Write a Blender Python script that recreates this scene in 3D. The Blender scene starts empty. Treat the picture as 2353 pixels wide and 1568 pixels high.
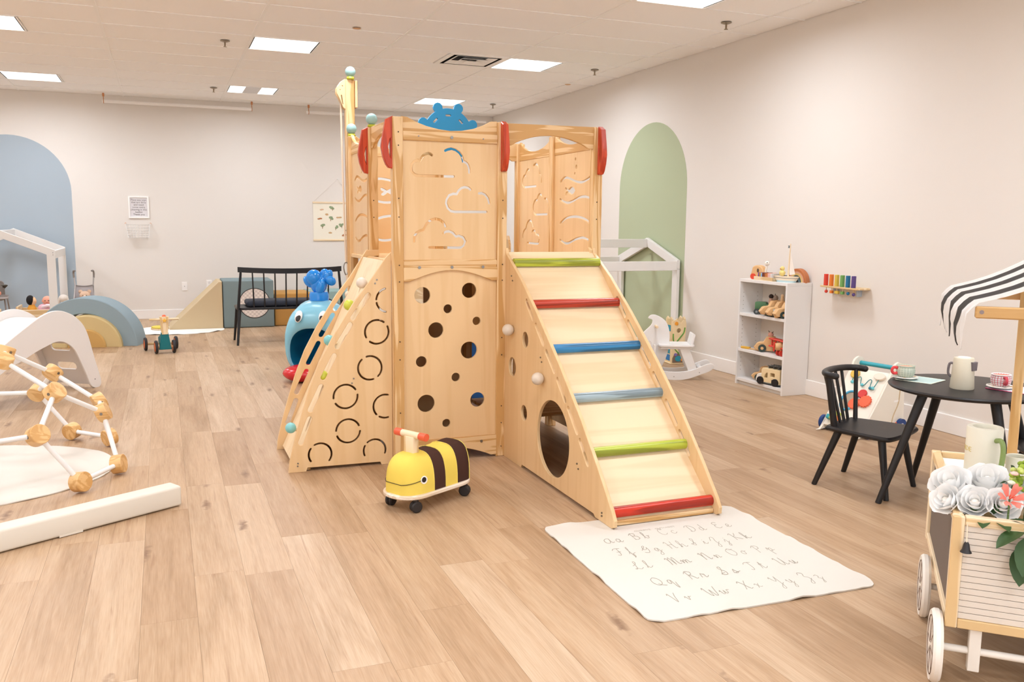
import bpy, bmesh, math, random
from mathutils import Vector, Matrix, noise
SC = bpy.context.scene
COL = SC.collection
R = math.radians
random.seed(7)

# ------------------------------------------------------------------ camera
_yaw, _pitch, _roll = 0.379577, 0.134841, 0.009513
_f = Vector((math.sin(_yaw)*math.cos(_pitch), math.cos(_yaw)*math.cos(_pitch), -math.sin(_pitch)))
_r = Vector((math.cos(_yaw), -math.sin(_yaw), 0)); _u = _r.cross(_f)
_rr = _r*math.cos(_roll) + _u*math.sin(_roll); _uu = _u*math.cos(_roll) - _r*math.sin(_roll)
cam = bpy.data.cameras.new('camera'); cam_o = bpy.data.objects.new('camera', cam); COL.objects.link(cam_o)
cam.sensor_width = 36; cam.lens = 2003.0/2353*36; cam.clip_start = 0.05; cam.clip_end = 60
cam_o.matrix_world = Matrix(((_rr.x, _uu.x, -_f.x, 0), (_rr.y, _uu.y, -_f.y, 0), (_rr.z, _uu.z, -_f.z, 1.355), (0, 0, 0, 1)))
SC.camera = cam_o

# ------------------------------------------------------------------ world, exposure
w = bpy.data.worlds.new('world'); SC.world = w; w.use_nodes = True
w.node_tree.nodes['Background'].inputs[0].default_value = (.92, .97, 1.03, 1)
w.node_tree.nodes['Background'].inputs[1].default_value = 2.4
SC.view_settings.view_transform = 'Standard'; SC.view_settings.look = 'None'
SC.view_settings.exposure = 0.06; SC.view_settings.gamma = 1.0; SC.view_settings.use_curve_mapping = False
SC.cycles.max_bounces = 6; SC.cycles.diffuse_bounces = 5; SC.cycles.glossy_bounces = 2; SC.cycles.adaptive_threshold = .1; SC.cycles.adaptive_min_samples = 16; SC.cycles.use_denoising = True
SC.cycles.sample_clamp_indirect = 6; SC.cycles.caustics_reflective = False; SC.cycles.caustics_refractive = False
CEIL = 2.963
LAMP_W = 26.0           # one ceiling troffer
LAMP_COL = (.93, 1.0, 1.10)
WALL_X, WALL_Y, LEFT_X, FRONT_Y = 4.79, 12.9, -4.9, -2.6

# ------------------------------------------------------------------ materials
def lin(h):
    if not isinstance(h, str): return (*h, 1)
    v = [int(h[i:i+2], 16)/255 for i in (0, 2, 4)]
    return tuple((c/12.92 if c <= .04045 else ((c+.055)/1.055)**2.4) for c in v) + (1,)
_M = {}
def M(col, rough=.5, spec=.4, metal=0, bump=0, bscale=300, var=0, vscale=8, coat=0, emit=0):
    key = (col, rough, spec, metal, bump, bscale, var, vscale, coat, emit)
    if key in _M: return _M[key]
    m = bpy.data.materials.new('mat_'+str(col)); m.use_nodes = True; nt = m.node_tree; b = nt.nodes['Principled BSDF']
    b.inputs['Base Color'].default_value = lin(col); b.inputs['Roughness'].default_value = rough
    b.inputs['Specular IOR Level'].default_value = spec; b.inputs['Metallic'].default_value = metal
    b.inputs['Coat Weight'].default_value = coat
    tc = None
    if bump or var:
        tc = nt.nodes.new('ShaderNodeTexCoord')
    if var:
        n = nt.nodes.new('ShaderNodeTexNoise'); n.inputs['Scale'].default_value = vscale; n.inputs['Detail'].default_value = 4
        nt.links.new(tc.outputs['Object'], n.inputs['Vector'])
        mx = nt.nodes.new('ShaderNodeMix'); mx.data_type = 'RGBA'
        c = lin(col); mx.inputs[6].default_value = tuple(x*(1-var) for x in c[:3])+(1,); mx.inputs[7].default_value = tuple(min(1, x*(1+var)) for x in c[:3])+(1,)
        nt.links.new(n.outputs[0], mx.inputs[0]); nt.links.new(mx.outputs[2], b.inputs['Base Color'])
    if bump:
        n = nt.nodes.new('ShaderNodeTexNoise'); n.inputs['Scale'].default_value = bscale; n.inputs['Detail'].default_value = 2
        nt.links.new(tc.outputs['Object'], n.inputs['Vector'])
        bp = nt.nodes.new('ShaderNodeBump'); bp.inputs['Strength'].default_value = bump; bp.inputs['Distance'].default_value = .002
        nt.links.new(n.outputs[0], bp.inputs['Height']); nt.links.new(bp.outputs[0], b.inputs['Normal'])
    if emit:
        b.inputs['Emission Color'].default_value = lin(col); b.inputs['Emission Strength'].default_value = emit
    _M[key] = m
    return m
def wood(c1, c2, axis='z', ring=14, rough=.45, amount=1.0, fine=.25, name='wood'):
    """grain of colour c1 streaked with c2 running along axis (object space)"""
    key = ('wood', c1, c2, axis, ring, rough, amount, fine)
    if key in _M: return _M[key]
    m = bpy.data.materials.new('mat_'+name); m.use_nodes = True; nt = m.node_tree; b = nt.nodes['Principled BSDF']
    L = nt.links.new
    tc = nt.nodes.new('ShaderNodeTexCoord'); oi = nt.nodes.new('ShaderNodeObjectInfo')
    ad = nt.nodes.new('ShaderNodeVectorMath'); ad.operation = 'MULTIPLY_ADD'
    ml = nt.nodes.new('ShaderNodeMath'); ml.operation = 'MULTIPLY'; ml.inputs[1].default_value = 7.0
    L(oi.outputs['Random'], ml.inputs[0])
    ad.inputs[1].default_value = (1, 1, 1); L(tc.outputs['Object'], ad.inputs[0]); L(ml.outputs[0], ad.inputs[2])
    mp = nt.nodes.new('ShaderNodeMapping'); s = {'x': (.06, 1, 1), 'y': (1, .06, 1), 'z': (1, 1, .06)}[axis]
    mp.inputs['Scale'].default_value = tuple(q*ring for q in s); L(ad.outputs[0], mp.inputs['Vector'])
    n = nt.nodes.new('ShaderNodeTexNoise'); n.inputs['Scale'].default_value = 1.0; n.inputs['Detail'].default_value = 3; n.inputs['Distortion'].default_value = .6
    L(mp.outputs[0], n.inputs['Vector'])
    sn = nt.nodes.new('ShaderNodeMath'); sn.operation = 'MULTIPLY'; sn.inputs[1].default_value = 26; L(n.outputs[0], sn.inputs[0])
    si = nt.nodes.new('ShaderNodeMath'); si.operation = 'SINE'; L(sn.outputs[0], si.inputs[0])
    n2 = nt.nodes.new('ShaderNodeTexNoise'); n2.inputs['Scale'].default_value = 14; n2.inputs['Detail'].default_value = 3; L(mp.outputs[0], n2.inputs['Vector'])
    m1 = nt.nodes.new('ShaderNodeMath'); m1.operation = 'MULTIPLY_ADD'; m1.inputs[1].default_value = 2.42*amount; m1.inputs[2].default_value = .2*amount
    L(si.outputs[0], m1.inputs[0])
    m2 = nt.nodes.new('ShaderNodeMath'); m2.operation = 'MULTIPLY_ADD'; m2.inputs[1].default_value = fine; L(n2.outputs[0], m2.inputs[0]); L(m1.outputs[0], m2.inputs[2])
    m2.use_clamp = True
    mx = nt.nodes.new('ShaderNodeMix'); mx.data_type = 'RGBA'; mx.inputs[6].default_value = lin(c1); mx.inputs[7].default_value = lin(c2)
    L(m2.outputs[0], mx.inputs[0]); L(mx.outputs[2], b.inputs['Base Color'])
    b.inputs['Roughness'].default_value = rough; b.inputs['Specular IOR Level'].default_value = .35
    _M[key] = m
    return m

# ------------------------------------------------------------------ object helpers
def tag(o, label, cat, group=None):
    o['label'] = label; o['category'] = cat
    if group: o['group'] = group
    return o
def thing(name, loc, label, cat, group=None, rz=0):
    o = bpy.data.objects.new(name, None); COL.objects.link(o); o.empty_display_size = .1
    o.location = loc; o.rotation_euler = (0, 0, rz)
    return tag(o, label, cat, group)
def obj(name, me, mat, parent=None, loc=None, label=None, rot=None, smooth=35):
    if isinstance(me, bmesh.types.BMesh):
        bm = me; me = bpy.data.meshes.new(name); bmesh.ops.recalc_face_normals(bm, faces=bm.faces[:]); bm.to_mesh(me); bm.free()
    if mat is not None and len(me.materials) == 0:
        for m in (mat if isinstance(mat, (list, tuple)) else [mat]): me.materials.append(m)
    if smooth and not me.get('sm'):
        me.polygons.foreach_set('use_smooth', [True]*len(me.polygons)); me.set_sharp_from_angle(angle=R(smooth)); me['sm'] = 1
    o = bpy.data.objects.new(name, me); COL.objects.link(o)
    if parent is not None: o.parent = parent
    if loc is not None: o.location = loc
    if rot is not None: o.rotation_euler = rot
    if label: o['label'] = label
    return o
def struct(name, me, mat, **k):
    o = obj(name, me, mat, **k); o['kind'] = 'structure'; return o
def B(): return bmesh.new()
def xf(bm, verts, mt): bmesh.ops.transform(bm, matrix=mt, verts=verts)
def box(bm, x0, x1, y0, y1, z0, z1, bev=0, seg=1):
    r = bmesh.ops.create_cube(bm, size=1); v = r['verts']
    xf(bm, v, Matrix.Translation(((x0+x1)/2, (y0+y1)/2, (z0+z1)/2)) @ Matrix.Diagonal((abs(x1-x0), abs(y1-y0), abs(z1-z0), 1)))
    if bev:
        es = list({e for q in v for e in q.link_edges})
        bmesh.ops.bevel(bm, geom=es, offset=bev, segments=seg, affect='EDGES', profile=.5)
    return bm
def bx(*a, **k): return box(B(), *a, **k)
def aim(p, q):
    d = Vector(q)-Vector(p); return Matrix.Translation((Vector(p)+Vector(q))/2) @ d.to_track_quat('Z', 'Y').to_matrix().to_4x4(), d.length
def cyl(bm, p, q, r0, r1=None, seg=16, cap=True):
    mt, L = aim(p, q); r1 = r0 if r1 is None else r1
    r = bmesh.ops.create_cone(bm, cap_ends=cap, segments=seg, radius1=r0, radius2=r1, depth=L); xf(bm, r['verts'], mt); return bm
def cy(*a, **k): return cyl(B(), *a, **k)
def bar(bm, p, q, wdt, thk, up=(0, 0, 1), bev=0):
    """rectangular bar from p to q, wdt across, thk along up"""
    p = Vector(p); q = Vector(q); d = (q-p); L = d.length; z = d.normalized(); x = Vector(up).cross(z).normalized(); y = z.cross(x)
    mt = Matrix(((x.x, y.x, z.x, 0), (x.y, y.y, z.y, 0), (x.z, y.z, z.z, 0), (0, 0, 0, 1))); mt.translation = (p+q)/2
    r = bmesh.ops.create_cube(bm, size=1); xf(bm, r['verts'], mt @ Matrix.Diagonal((wdt, thk, L, 1)))
    if bev:
        bmesh.ops.bevel(bm, geom=list({e for v in r['verts'] for e in v.link_edges}), offset=bev, segments=2, affect='EDGES', profile=.5)
    return bm
def sph(bm, c, r, sc=(1, 1, 1), u=16, v=10, rot=None):
    k = bmesh.ops.create_uvsphere(bm, u_segments=u, v_segments=v, radius=r)
    mt = Matrix.Translation(c) @ (rot.to_4x4() if rot else Matrix()) @ Matrix.Diagonal((*sc, 1)); xf(bm, k['verts'], mt); return bm
def lathe(bm, prof, seg=24, c=(0, 0, 0), mt=None, a0=0, a1=2*math.pi):
    full = abs(a1-a0-2*math.pi) < 1e-6; n = seg if full else seg+1
    rings = []
    for r, z in prof:
        if r < 1e-6: rings.append([bm.verts.new((c[0], c[1], c[2]+z))])
        else: rings.append([bm.verts.new((c[0]+r*math.cos(a0+(a1-a0)*i/seg), c[1]+r*math.sin(a0+(a1-a0)*i/seg), c[2]+z)) for i in range(n)])
    for A, Bq in zip(rings, rings[1:]):
        for i in range(seg):
            j = (i+1) % n if full else i+1
            f = [A[0] if len(A) == 1 else A[i], A[0] if len(A) == 1 else A[j], Bq[0] if len(Bq) == 1 else Bq[j], Bq[0] if len(Bq) == 1 else Bq[i]]
            g = []
            for x in f:
                if x not in g: g.append(x)
            if len(g) > 2:
                try: bm.faces.new(g)
                except ValueError: pass
    if mt: xf(bm, [v for rg in rings for v in rg], mt)
    return bm
def smoothpts(P, n=6, closed=False):
    P = [Vector(p) for p in P]; out = []; N = len(P)
    rng = range(N if closed else N-1)
    for i in rng:
        g = (lambda k: P[k % N]) if closed else (lambda k: P[max(0, min(N-1, k))])
        a, b, c, d = g(i-1), g(i), g(i+1), g(i+2)
        for k in range(n):
            t = k/n
            out.append(.5*((2*b)+(c-a)*t+(2*a-5*b+4*c-d)*t*t+(3*b-a-3*c+d)*t**3))
    if not closed: out.append(P[-1])
    return out
def tube(bm, pts, r, seg=8, closed=False, flat=1.0):
    pts = [Vector(p) for p in pts]; N = len(pts); rings = []
    up = Vector((0, 0, 1))
    for i, p in enumerate(pts):
        a = pts[(i-1) % N] if closed else pts[max(0, i-1)]; b = pts[(i+1) % N] if closed else pts[min(N-1, i+1)]
        t = (b-a).normalized()
        x = t.cross(up)
        if x.length < 1e-3: x = t.cross(Vector((1, 0, 0)))
        x.normalize(); y = x.cross(t).normalized()
        if i and not closed or i:
            if y.dot(py) < 0 and abs(t.z) > .9: x, y = -x, -y
        py = y
        rad = r[i] if isinstance(r, (list, tuple)) else r
        rings.append([bm.verts.new(p+(x*math.cos(2*math.pi*k/seg)+y*math.sin(2*math.pi*k/seg)*flat)*rad) for k in range(seg)])
    pr = list(zip(rings, rings[1:]))+([(rings[-1], rings[0])] if closed else [])
    for A, C in pr:
        off = min(range(seg), key=lambda o: (A[0].co-C[o].co).length) if seg > 4 else 0
        for k in range(seg):
            bm.faces.new((A[k], A[(k+1) % seg], C[(k+1+off) % seg], C[(k+off) % seg]))
    if not closed:
        bm.faces.new(rings[0][::-1]); bm.faces.new(rings[-1])
    return bm
def circ(cx, cy, r, n=24, ry=None): return [(cx+r*math.cos(2*math.pi*i/n), cy+(ry or r)*math.sin(2*math.pi*i/n)) for i in range(n)]
def arc(cx, cy, r, a0, a1, n=12): return [(cx+r*math.cos(R(a0+(a1-a0)*i/n)), cy+r*math.sin(R(a0+(a1-a0)*i/n))) for i in range(n+1)]
def rrect(x0, y0, x1, y1, r, n=5):
    return arc(x1-r, y0+r, r, -90, 0, n)+arc(x1-r, y1-r, r, 0, 90, n)+arc(x0+r, y1-r, r, 90, 180, n)+arc(x0+r, y0+r, r, 180, 270, n)
def stroke(P, wd, n=5):
    """closed outline of a polyline drawn with a round pen of width wd"""
    P = [Vector(p).to_2d() for p in P]; h = wd/2; L, Rt = [], []
    for i, p in enumerate(P):
        a = (p-P[i-1]).normalized() if i else (P[1]-p).normalized(); b = (P[i+1]-p).normalized() if i < len(P)-1 else a
        na = Vector((-a.y, a.x)); nb = Vector((-b.y, b.x)); m = (na+nb)
        m = m.normalized() if m.length > .2 else na
        k = h/max(.45, m.dot(na)); L.append(p+m*k); Rt.append(p-m*k)
    def cap(p, d):
        a = math.atan2(d.y, d.x); return [p+Vector((math.cos(a+t), math.sin(a+t)))*h for t in [math.pi/2-math.pi*(k+1)/(n+1) for k in range(n)]]
    return [tuple(v) for v in L + cap(P[-1], P[-1]-P[-2]) + Rt[::-1] + cap(P[0], P[0]-P[1])]
def slot(a, b, wd): return stroke([a, b], wd, 7)
def plate(outer, holes, t, mt=None, bev=0.0012):
    """flat board in the local XY plane, thickness t centred on z=0, with real cut-outs"""
    cu = bpy.data.curves.new('tmp', 'CURVE'); cu.dimensions = '2D'; cu.fill_mode = 'BOTH'
    cu.extrude = max(t/2-bev, .0001); cu.bevel_depth = bev; cu.bevel_resolution = 0
    for P in [outer]+list(holes):
        s = cu.splines.new('POLY'); s.points.add(len(P)-1); s.use_cyclic_u = True
        for q, p in zip(s.points, P): q.co = (p[0], p[1], 0, 1)
    o = bpy.data.objects.new('tmp', cu); me = bpy.data.meshes.new_from_object(o)
    bpy.data.objects.remove(o); bpy.data.curves.remove(cu)
    bm = B(); bm.from_mesh(me); bpy.data.meshes.remove(me); bmesh.ops.remove_doubles(bm, verts=bm.verts[:], dist=1e-5)
    bmesh.ops.recalc_face_normals(bm, faces=bm.faces[:])
    if mt: bm.transform(mt)
    return bm
def XZ(y): return Matrix(((1, 0, 0, 0), (0, 0, -1, y), (0, 1, 0, 0), (0, 0, 0, 1)))      # (u,v)->(u,y,v)
def YZ(x): return Matrix(((0, 0, 1, x), (1, 0, 0, 0), (0, 1, 0, 0), (0, 0, 0, 1)))       # (u,v)->(x,u,v)
def text(s, size, mt, ext=.0004, align='CENTER', space=1.0):
    cu = bpy.data.curves.new('tmp', 'FONT'); cu.body = s; cu.size = size; cu.extrude = ext; cu.align_x = align; cu.align_y = 'CENTER'; cu.resolution_u = 2; cu.space_line = space
    o = bpy.data.objects.new('tmp', cu); me = bpy.data.meshes.new_from_object(o); bpy.data.objects.remove(o); bpy.data.curves.remove(cu)
    me.transform(mt); return me
def copy_tree(o, parent=None, **props):
    c = o.copy(); COL.objects.link(c); c.parent = parent
    for k, v in props.items(): c[k] = v
    for ch in list(o.children): copy_tree(ch, c)
    return c
def loft(bm, rings, closed=True, cap=True):
    vs = [[bm.verts.new(p) for p in r] for r in rings]; n = len(vs[0])
    for A, C in zip(vs, vs[1:]):
        for k in range(n if closed else n-1): bm.faces.new((A[k], A[(k+1) % n], C[(k+1) % n], C[k]))
    if cap: bm.faces.new(vs[0][::-1]); bm.faces.new(vs[-1])
    return bm
WHITE = M('EFECE8', .45); BLACK = M('1C1A1B', .45); CHROME = M('B8B4AE', .3, metal=1); DARK = M('2A211C', .6)
STEEL = M('8E8A85', .35, metal=1)
PINE = {a: wood('E0BE8F', 'C79A60', a, 14, .42, .7) for a in 'xyz'}
BIRCH = {a: wood('E0BE90', 'D2AA76', a, 7, .4, .1, .16, 'birch') for a in 'xyz'}
PALEB = {a: wood('EBD3AE', 'DDBE92', a, 7, .4, .15, .22, 'pale_birch') for a in 'xyz'}
LIGHTW = {a: wood('EBD6B4', 'D9B988', a, 12, .45, .6) for a in 'xyz'}
# ================================================================== ROOM
def floor_mat():
    m = bpy.data.materials.new('mat_floor_planks'); m.use_nodes = True; nt = m.node_tree; b = nt.nodes['Principled BSDF']; L = nt.links.new
    N = nt.nodes.new
    tc = N('ShaderNodeTexCoord'); oi = N('ShaderNodeObjectInfo')
    geo = N('ShaderNodeNewGeometry')
    rnd = N('ShaderNodeMath'); rnd.operation = 'ADD'; L(oi.outputs['Random'], rnd.inputs[0]); L(geo.outputs['Random Per Island'], rnd.inputs[1])
    fr = N('ShaderNodeMath'); fr.operation = 'FRACT'; L(rnd.outputs[0], fr.inputs[0])
    mul = N('ShaderNodeMath'); mul.operation = 'MULTIPLY'; mul.inputs[1].default_value = 37; L(fr.outputs[0], mul.inputs[0])
    cb = N('ShaderNodeCombineXYZ'); L(mul.outputs[0], cb.inputs[0]); L(mul.outputs[0], cb.inputs[1])
    ad = N('ShaderNodeVectorMath'); L(geo.outputs['Position'], ad.inputs[0]); L(cb.outputs[0], ad.inputs[1])
    def noise_n(scale, vec, det=3, dist=0):
        mp = N('ShaderNodeMapping'); mp.inputs['Scale'].default_value = scale; L(vec, mp.inputs['Vector'])
        n = N('ShaderNodeTexNoise'); n.inputs['Scale'].default_value = 1; n.inputs['Detail'].default_value = det; n.inputs['Distortion'].default_value = dist; L(mp.outputs[0], n.inputs['Vector']); return n.outputs[0]
    def ramp(fac, stops):
        r = N('ShaderNodeValToRGB'); L(fac, r.inputs[0]); e = r.color_ramp.elements
        e[0].position, e[0].color = stops[0][0], lin(stops[0][1]); e[1].position, e[1].color = stops[-1][0], lin(stops[-1][1])
        for p, c in stops[1:-1]: q = e.new(p); q.color = lin(c)
        return r.outputs[0]
    def mix(fac, a, bq, mode='MIX'):
        x = N('ShaderNodeMix'); x.data_type = 'RGBA'; x.blend_type = mode
        if isinstance(fac, float): x.inputs[0].default_value = fac
        else: L(fac, x.inputs[0])
        for i, v in ((6, a), (7, bq)):
            if isinstance(v, str): x.inputs[i].default_value = lin(v)
            else: L(v, x.inputs[i])
        return x.outputs[2]
    v = ad.outputs[0]
    broad = noise_n((7, .8, 1), v, 4, 1.2); grain = noise_n((60, 2.2, 1), v, 4, .4); fine = noise_n((260, 9, 1), v, 2)
    base = ramp(broad, [(.3, 'A38565'), (.5, 'BC9E7F'), (.72, 'CAB195')])
    base = mix(.35, base, ramp(grain, [(.3, '9E8060'), (.55, 'C0A486'), (.75, 'D2BBA1')]))
    base = mix(.12, base, ramp(fine, [(.35, 'A38465'), (.65, 'EBD8C2')]))
    tone = ramp(fr.outputs[0], [(0.0, 'DCCFC0'), (.5, 'F3EBE0'), (1.0, 'FFFFFF')])
    base = mix(.75, base, tone, 'MULTIPLY')
    # knots: stretched voronoi cells, most of them switched off
    mp = N('ShaderNodeMapping'); mp.inputs['Scale'].default_value = (5.0, 1.3, 1); L(v, mp.inputs['Vector'])
    wob = noise_n((30, 30, 1), v, 2)
    vm = N('ShaderNodeVectorMath'); vm.operation = 'MULTIPLY_ADD'; vm.inputs[1].default_value = (.22, .22, 0); L(mp.outputs[0], vm.inputs[2])
    cw = N('ShaderNodeCombineXYZ'); L(wob, cw.inputs[0]); L(wob, cw.inputs[1]); L(cw.outputs[0], vm.inputs[0])
    vo = N('ShaderNodeTexVoronoi'); vo.inputs['Scale'].default_value = 1; vo.voronoi_dimensions = '2D'; L(vm.outputs[0], vo.inputs['Vector'])
    sp = N('ShaderNodeSeparateColor'); L(vo.outputs['Color'], sp.inputs[0])
    on = N('ShaderNodeMath'); on.operation = 'GREATER_THAN'; on.inputs[1].default_value = .74; L(sp.outputs[0], on.inputs[0])
    k1 = N('ShaderNodeMapRange'); k1.inputs[1].default_value = .02; k1.inputs[2].default_value = .12; k1.inputs[3].default_value = .75; k1.inputs[4].default_value = 0; L(vo.outputs['Distance'], k1.inputs[0])
    km = N('ShaderNodeMath'); km.operation = 'MULTIPLY'; L(k1.outputs[0], km.inputs[0]); L(on.outputs[0], km.inputs[1])
    base = mix(km.outputs[0], base, '6F4E36')
    # long dark mineral streaks
    st = noise_n((16, .9, 1), v, 5, 2.5)
    s1 = N('ShaderNodeMapRange'); s1.inputs[1].default_value = .63; s1.inputs[2].default_value = .74; s1.inputs[3].default_value = 0; s1.inputs[4].default_value = .55; L(st, s1.inputs[0])
    base = mix(s1.outputs[0], base, '8F6A4C')
    L(base, b.inputs['Base Color'])
    b.inputs['Roughness'].default_value = .42; b.inputs['Specular IOR Level'].default_value = .32
    bp = N('ShaderNodeBump'); bp.inputs['Strength'].default_value = .08; bp.inputs['Distance'].default_value = .001; L(grain, bp.inputs['Height']); L(bp.outputs[0], b.inputs['Normal'])
    return m
FLOORM = floor_mat()
floor = struct('floor', bx(LEFT_X-.1, WALL_X+.1, FRONT_Y-.1, WALL_Y+.1, -.06, -.004), M('8F6A48', .6))
PW, PL = .182, 1.22
pm = bx(-PW/2+.0003, PW/2-.0003, -PL/2+.0003, PL/2-.0003, -.004, 0)
plank_me = None; cells = []
nx = int((WALL_X-LEFT_X)/PW)+1
for i in range(nx):
    x = WALL_X-PW*(i+.5); off = (i*0.437+.13*((i*7) % 5)) % 1*PL
    j = 0
    while True:
        y = FRONT_Y-PL/2+off+PL*j
        if y-PL/2 > WALL_Y: break
        cells.append((x, y)); j += 1
def in_view(x, y):
    a = math.degrees(math.atan2(x, y)) - 21.75
    return -33.5 < a < 33.5 and y > 1.2 and x > -3
vis = sorted([c for c in cells if in_view(*c)], key=lambda c: c[0]**2+c[1]**2)
near = set(vis[:298])
for c in near:
    if plank_me is None:
        o = obj('plank', pm, FLOORM, floor, (c[0], c[1], 0)); plank_me = o.data
    else: o = obj('plank', plank_me, None, floor, (c[0], c[1], 0))
bm = B()
for c in cells:
    if c not in near: box(bm, c[0]-PW/2+.0003, c[0]+PW/2-.0003, c[1]-PL/2+.0003, c[1]+PL/2-.0003, -.004, 0)
o = obj('far_planks', bm, FLOORM, floor); o['kind'] = 'stuff'

WALLM = M('E4DED7', .75, .2, bump=.05, bscale=90)
struct('wall_back', bx(LEFT_X-.1, WALL_X+.1, WALL_Y, WALL_Y+.1, -.06, 3.1), WALLM)
struct('wall_right', bx(WALL_X, WALL_X+.1, FRONT_Y-.1, WALL_Y, -.06, 3.1), WALLM)
struct('wall_left', bx(LEFT_X-.1, LEFT_X, FRONT_Y-.1, WALL_Y, -.06, 3.1), WALLM)
WN = 4; ww = (WALL_X-LEFT_X)/WN
open_ = [[(LEFT_X+ww*k+.12, .25), (LEFT_X+ww*(k+1)-.12, .25), (LEFT_X+ww*(k+1)-.12, 2.8), (LEFT_X+ww*k+.12, 2.8)] for k in range(WN)]
struct('wall_front', plate([(LEFT_X, -.06), (WALL_X, -.06), (WALL_X, 3.1), (LEFT_X, 3.1)], open_, .1, XZ(FRONT_Y-.05), 0), WALLM)
for k in range(WN):  # unseen windows, added behind the camera to let in neutral fill light
    a0, a1 = LEFT_X+ww*k+.12, LEFT_X+ww*(k+1)-.12
    wf = struct('added_window_%d' % (k+1), plate([(a0, .25), (a1, .25), (a1, 2.8), (a0, 2.8)], [[(a0+.05, .3), (a1-.05, .3), (a1-.05, 2.75), (a0+.05, 2.75)]], .06, XZ(FRONT_Y-.05), .002), M('D8D6D3', .4))
    ld = bpy.data.lights.new('fill_portal', 'AREA'); ld.shape = 'RECTANGLE'; ld.size = a1-a0; ld.size_y = 2.55; ld.cycles.is_portal = True  # guides world fill light in through the added openings
    lo = bpy.data.objects.new('fill_portal', ld); COL.objects.link(lo); lo.location = ((a0+a1)/2, FRONT_Y-.12, 1.525); lo.rotation_euler = (R(90), 0, 0)
TRIM = M('F2EEEA', .35)
def skirting(prof_len): pass
struct('baseboard_back', bx(LEFT_X, WALL_X, WALL_Y-.016, WALL_Y, 0, .125, bev=.004), TRIM)
struct('baseboard_right', bx(WALL_X-.016, WALL_X, FRONT_Y, WALL_Y-.016, 0, .125, bev=.004), TRIM)
# painted arches (flat paint on the walls)
def arch_out(c, hw, z0, zs, top): return [(c-hw, z0), (c+hw, z0)] + [(c+hw*math.cos(R(a)), zs+(top-zs)*math.sin(R(a))) for a in range(0, 181, 6)]
struct('trim_1', plate(arch_out(-1.79, .70, .125, 1.71, 2.408), [], .002, XZ(WALL_Y-.001), 0), M('A9B6C0', .7, .2), label='pale blue arch painted on the back wall')
struct('trim_2', plate(arch_out(8.10, .68, .125, 1.73, 2.403), [], .002, YZ(WALL_X-.001), 0), M('B2BB9B', .7, .2), label='sage green arch painted on the right wall')

# ------------------------------------------------------------------ ceiling of 2x4 ft tiles
TILE = M('FBF9F7', .85, .1, bump=.12, bscale=220); BARM = M('F8F6F3', .5)
GX = [-0.412+1.2192*k for k in range(-4, 5)]; GY = [7.044+.6096*j for j in range(-17, 11)]
ceiling = struct('ceiling', bx(LEFT_X-.1, WALL_X+.1, FRONT_Y-.1, WALL_Y+.1, CEIL+.03, CEIL+.1), M('D8CFC6', .9))
LX = [-4.07, -1.631, .807, 3.246]; LY = [5.215+3.048*k for k in range(-2, 3)]
VENT = (2.636, 8.263)
half = set()
for lx in LX:
    for ly in LY: half.add((round(lx, 1), round(ly, 1)))
tile_me = {}
def add_tile(x0, x1, y0, y1):
    x0, x1, y0, y1 = max(x0, LEFT_X), min(x1, WALL_X), max(y0, FRONT_Y), min(y1, WALL_Y)
    if x1-x0 < .05 or y1-y0 < .05: return
    k = (round(x1-x0, 3), round(y1-y0, 3)); hx, hy = (x1-x0)/2-.004, (y1-y0)/2-.004
    if k not in tile_me:
        tile_me[k] = obj('ceiling_tile', bx(-hx, hx, -hy, hy, .006, .02), TILE, ceiling, ((x0+x1)/2, (y0+y1)/2, CEIL)).data
    else: obj('ceiling_tile', tile_me[k], None, ceiling, ((x0+x1)/2, (y0+y1)/2, CEIL))
for gx in GX+[GX[-1]+1.2192]:
    for gy in GY:
        if gy+.61 < FRONT_Y or gy > WALL_Y or gx > WALL_X or gx+1.2192 < LEFT_X: continue
        has_l = any(abs(gx-l) < .1 for l in LX) and any(abs(gy-l) < .1 for l in LY)
        has_v = abs(gx+.61-VENT[0]) < .1 and abs(gy-VENT[1]) < .1
        if has_l: add_tile(gx+.6096, gx+1.2192, gy, gy+.6096)
        elif has_v: add_tile(gx, gx+.6096, gy, gy+.6096)
        else: add_tile(gx, gx+1.2192, gy, gy+.6096)
rm = None
for gx in GX+[GX[-1]+1.2192]:
    if LEFT_X < gx < WALL_X:
        if rm is None: rm = obj('main_runner', bx(-.012, .012, FRONT_Y, WALL_Y, 0, .03), BARM, ceiling, (gx, 0, CEIL)).data
        else: obj('main_runner', rm, None, ceiling, (gx, 0, CEIL))
rm = None
for gy in GY:
    if FRONT_Y < gy < WALL_Y:
        if rm is None: rm = obj('cross_tee', bx(LEFT_X, WALL_X, -.008, .008, .001, .03), BARM, ceiling, (0, gy, CEIL)).data
        else: obj('cross_tee', rm, None, ceiling, (0, gy, CEIL))
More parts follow.
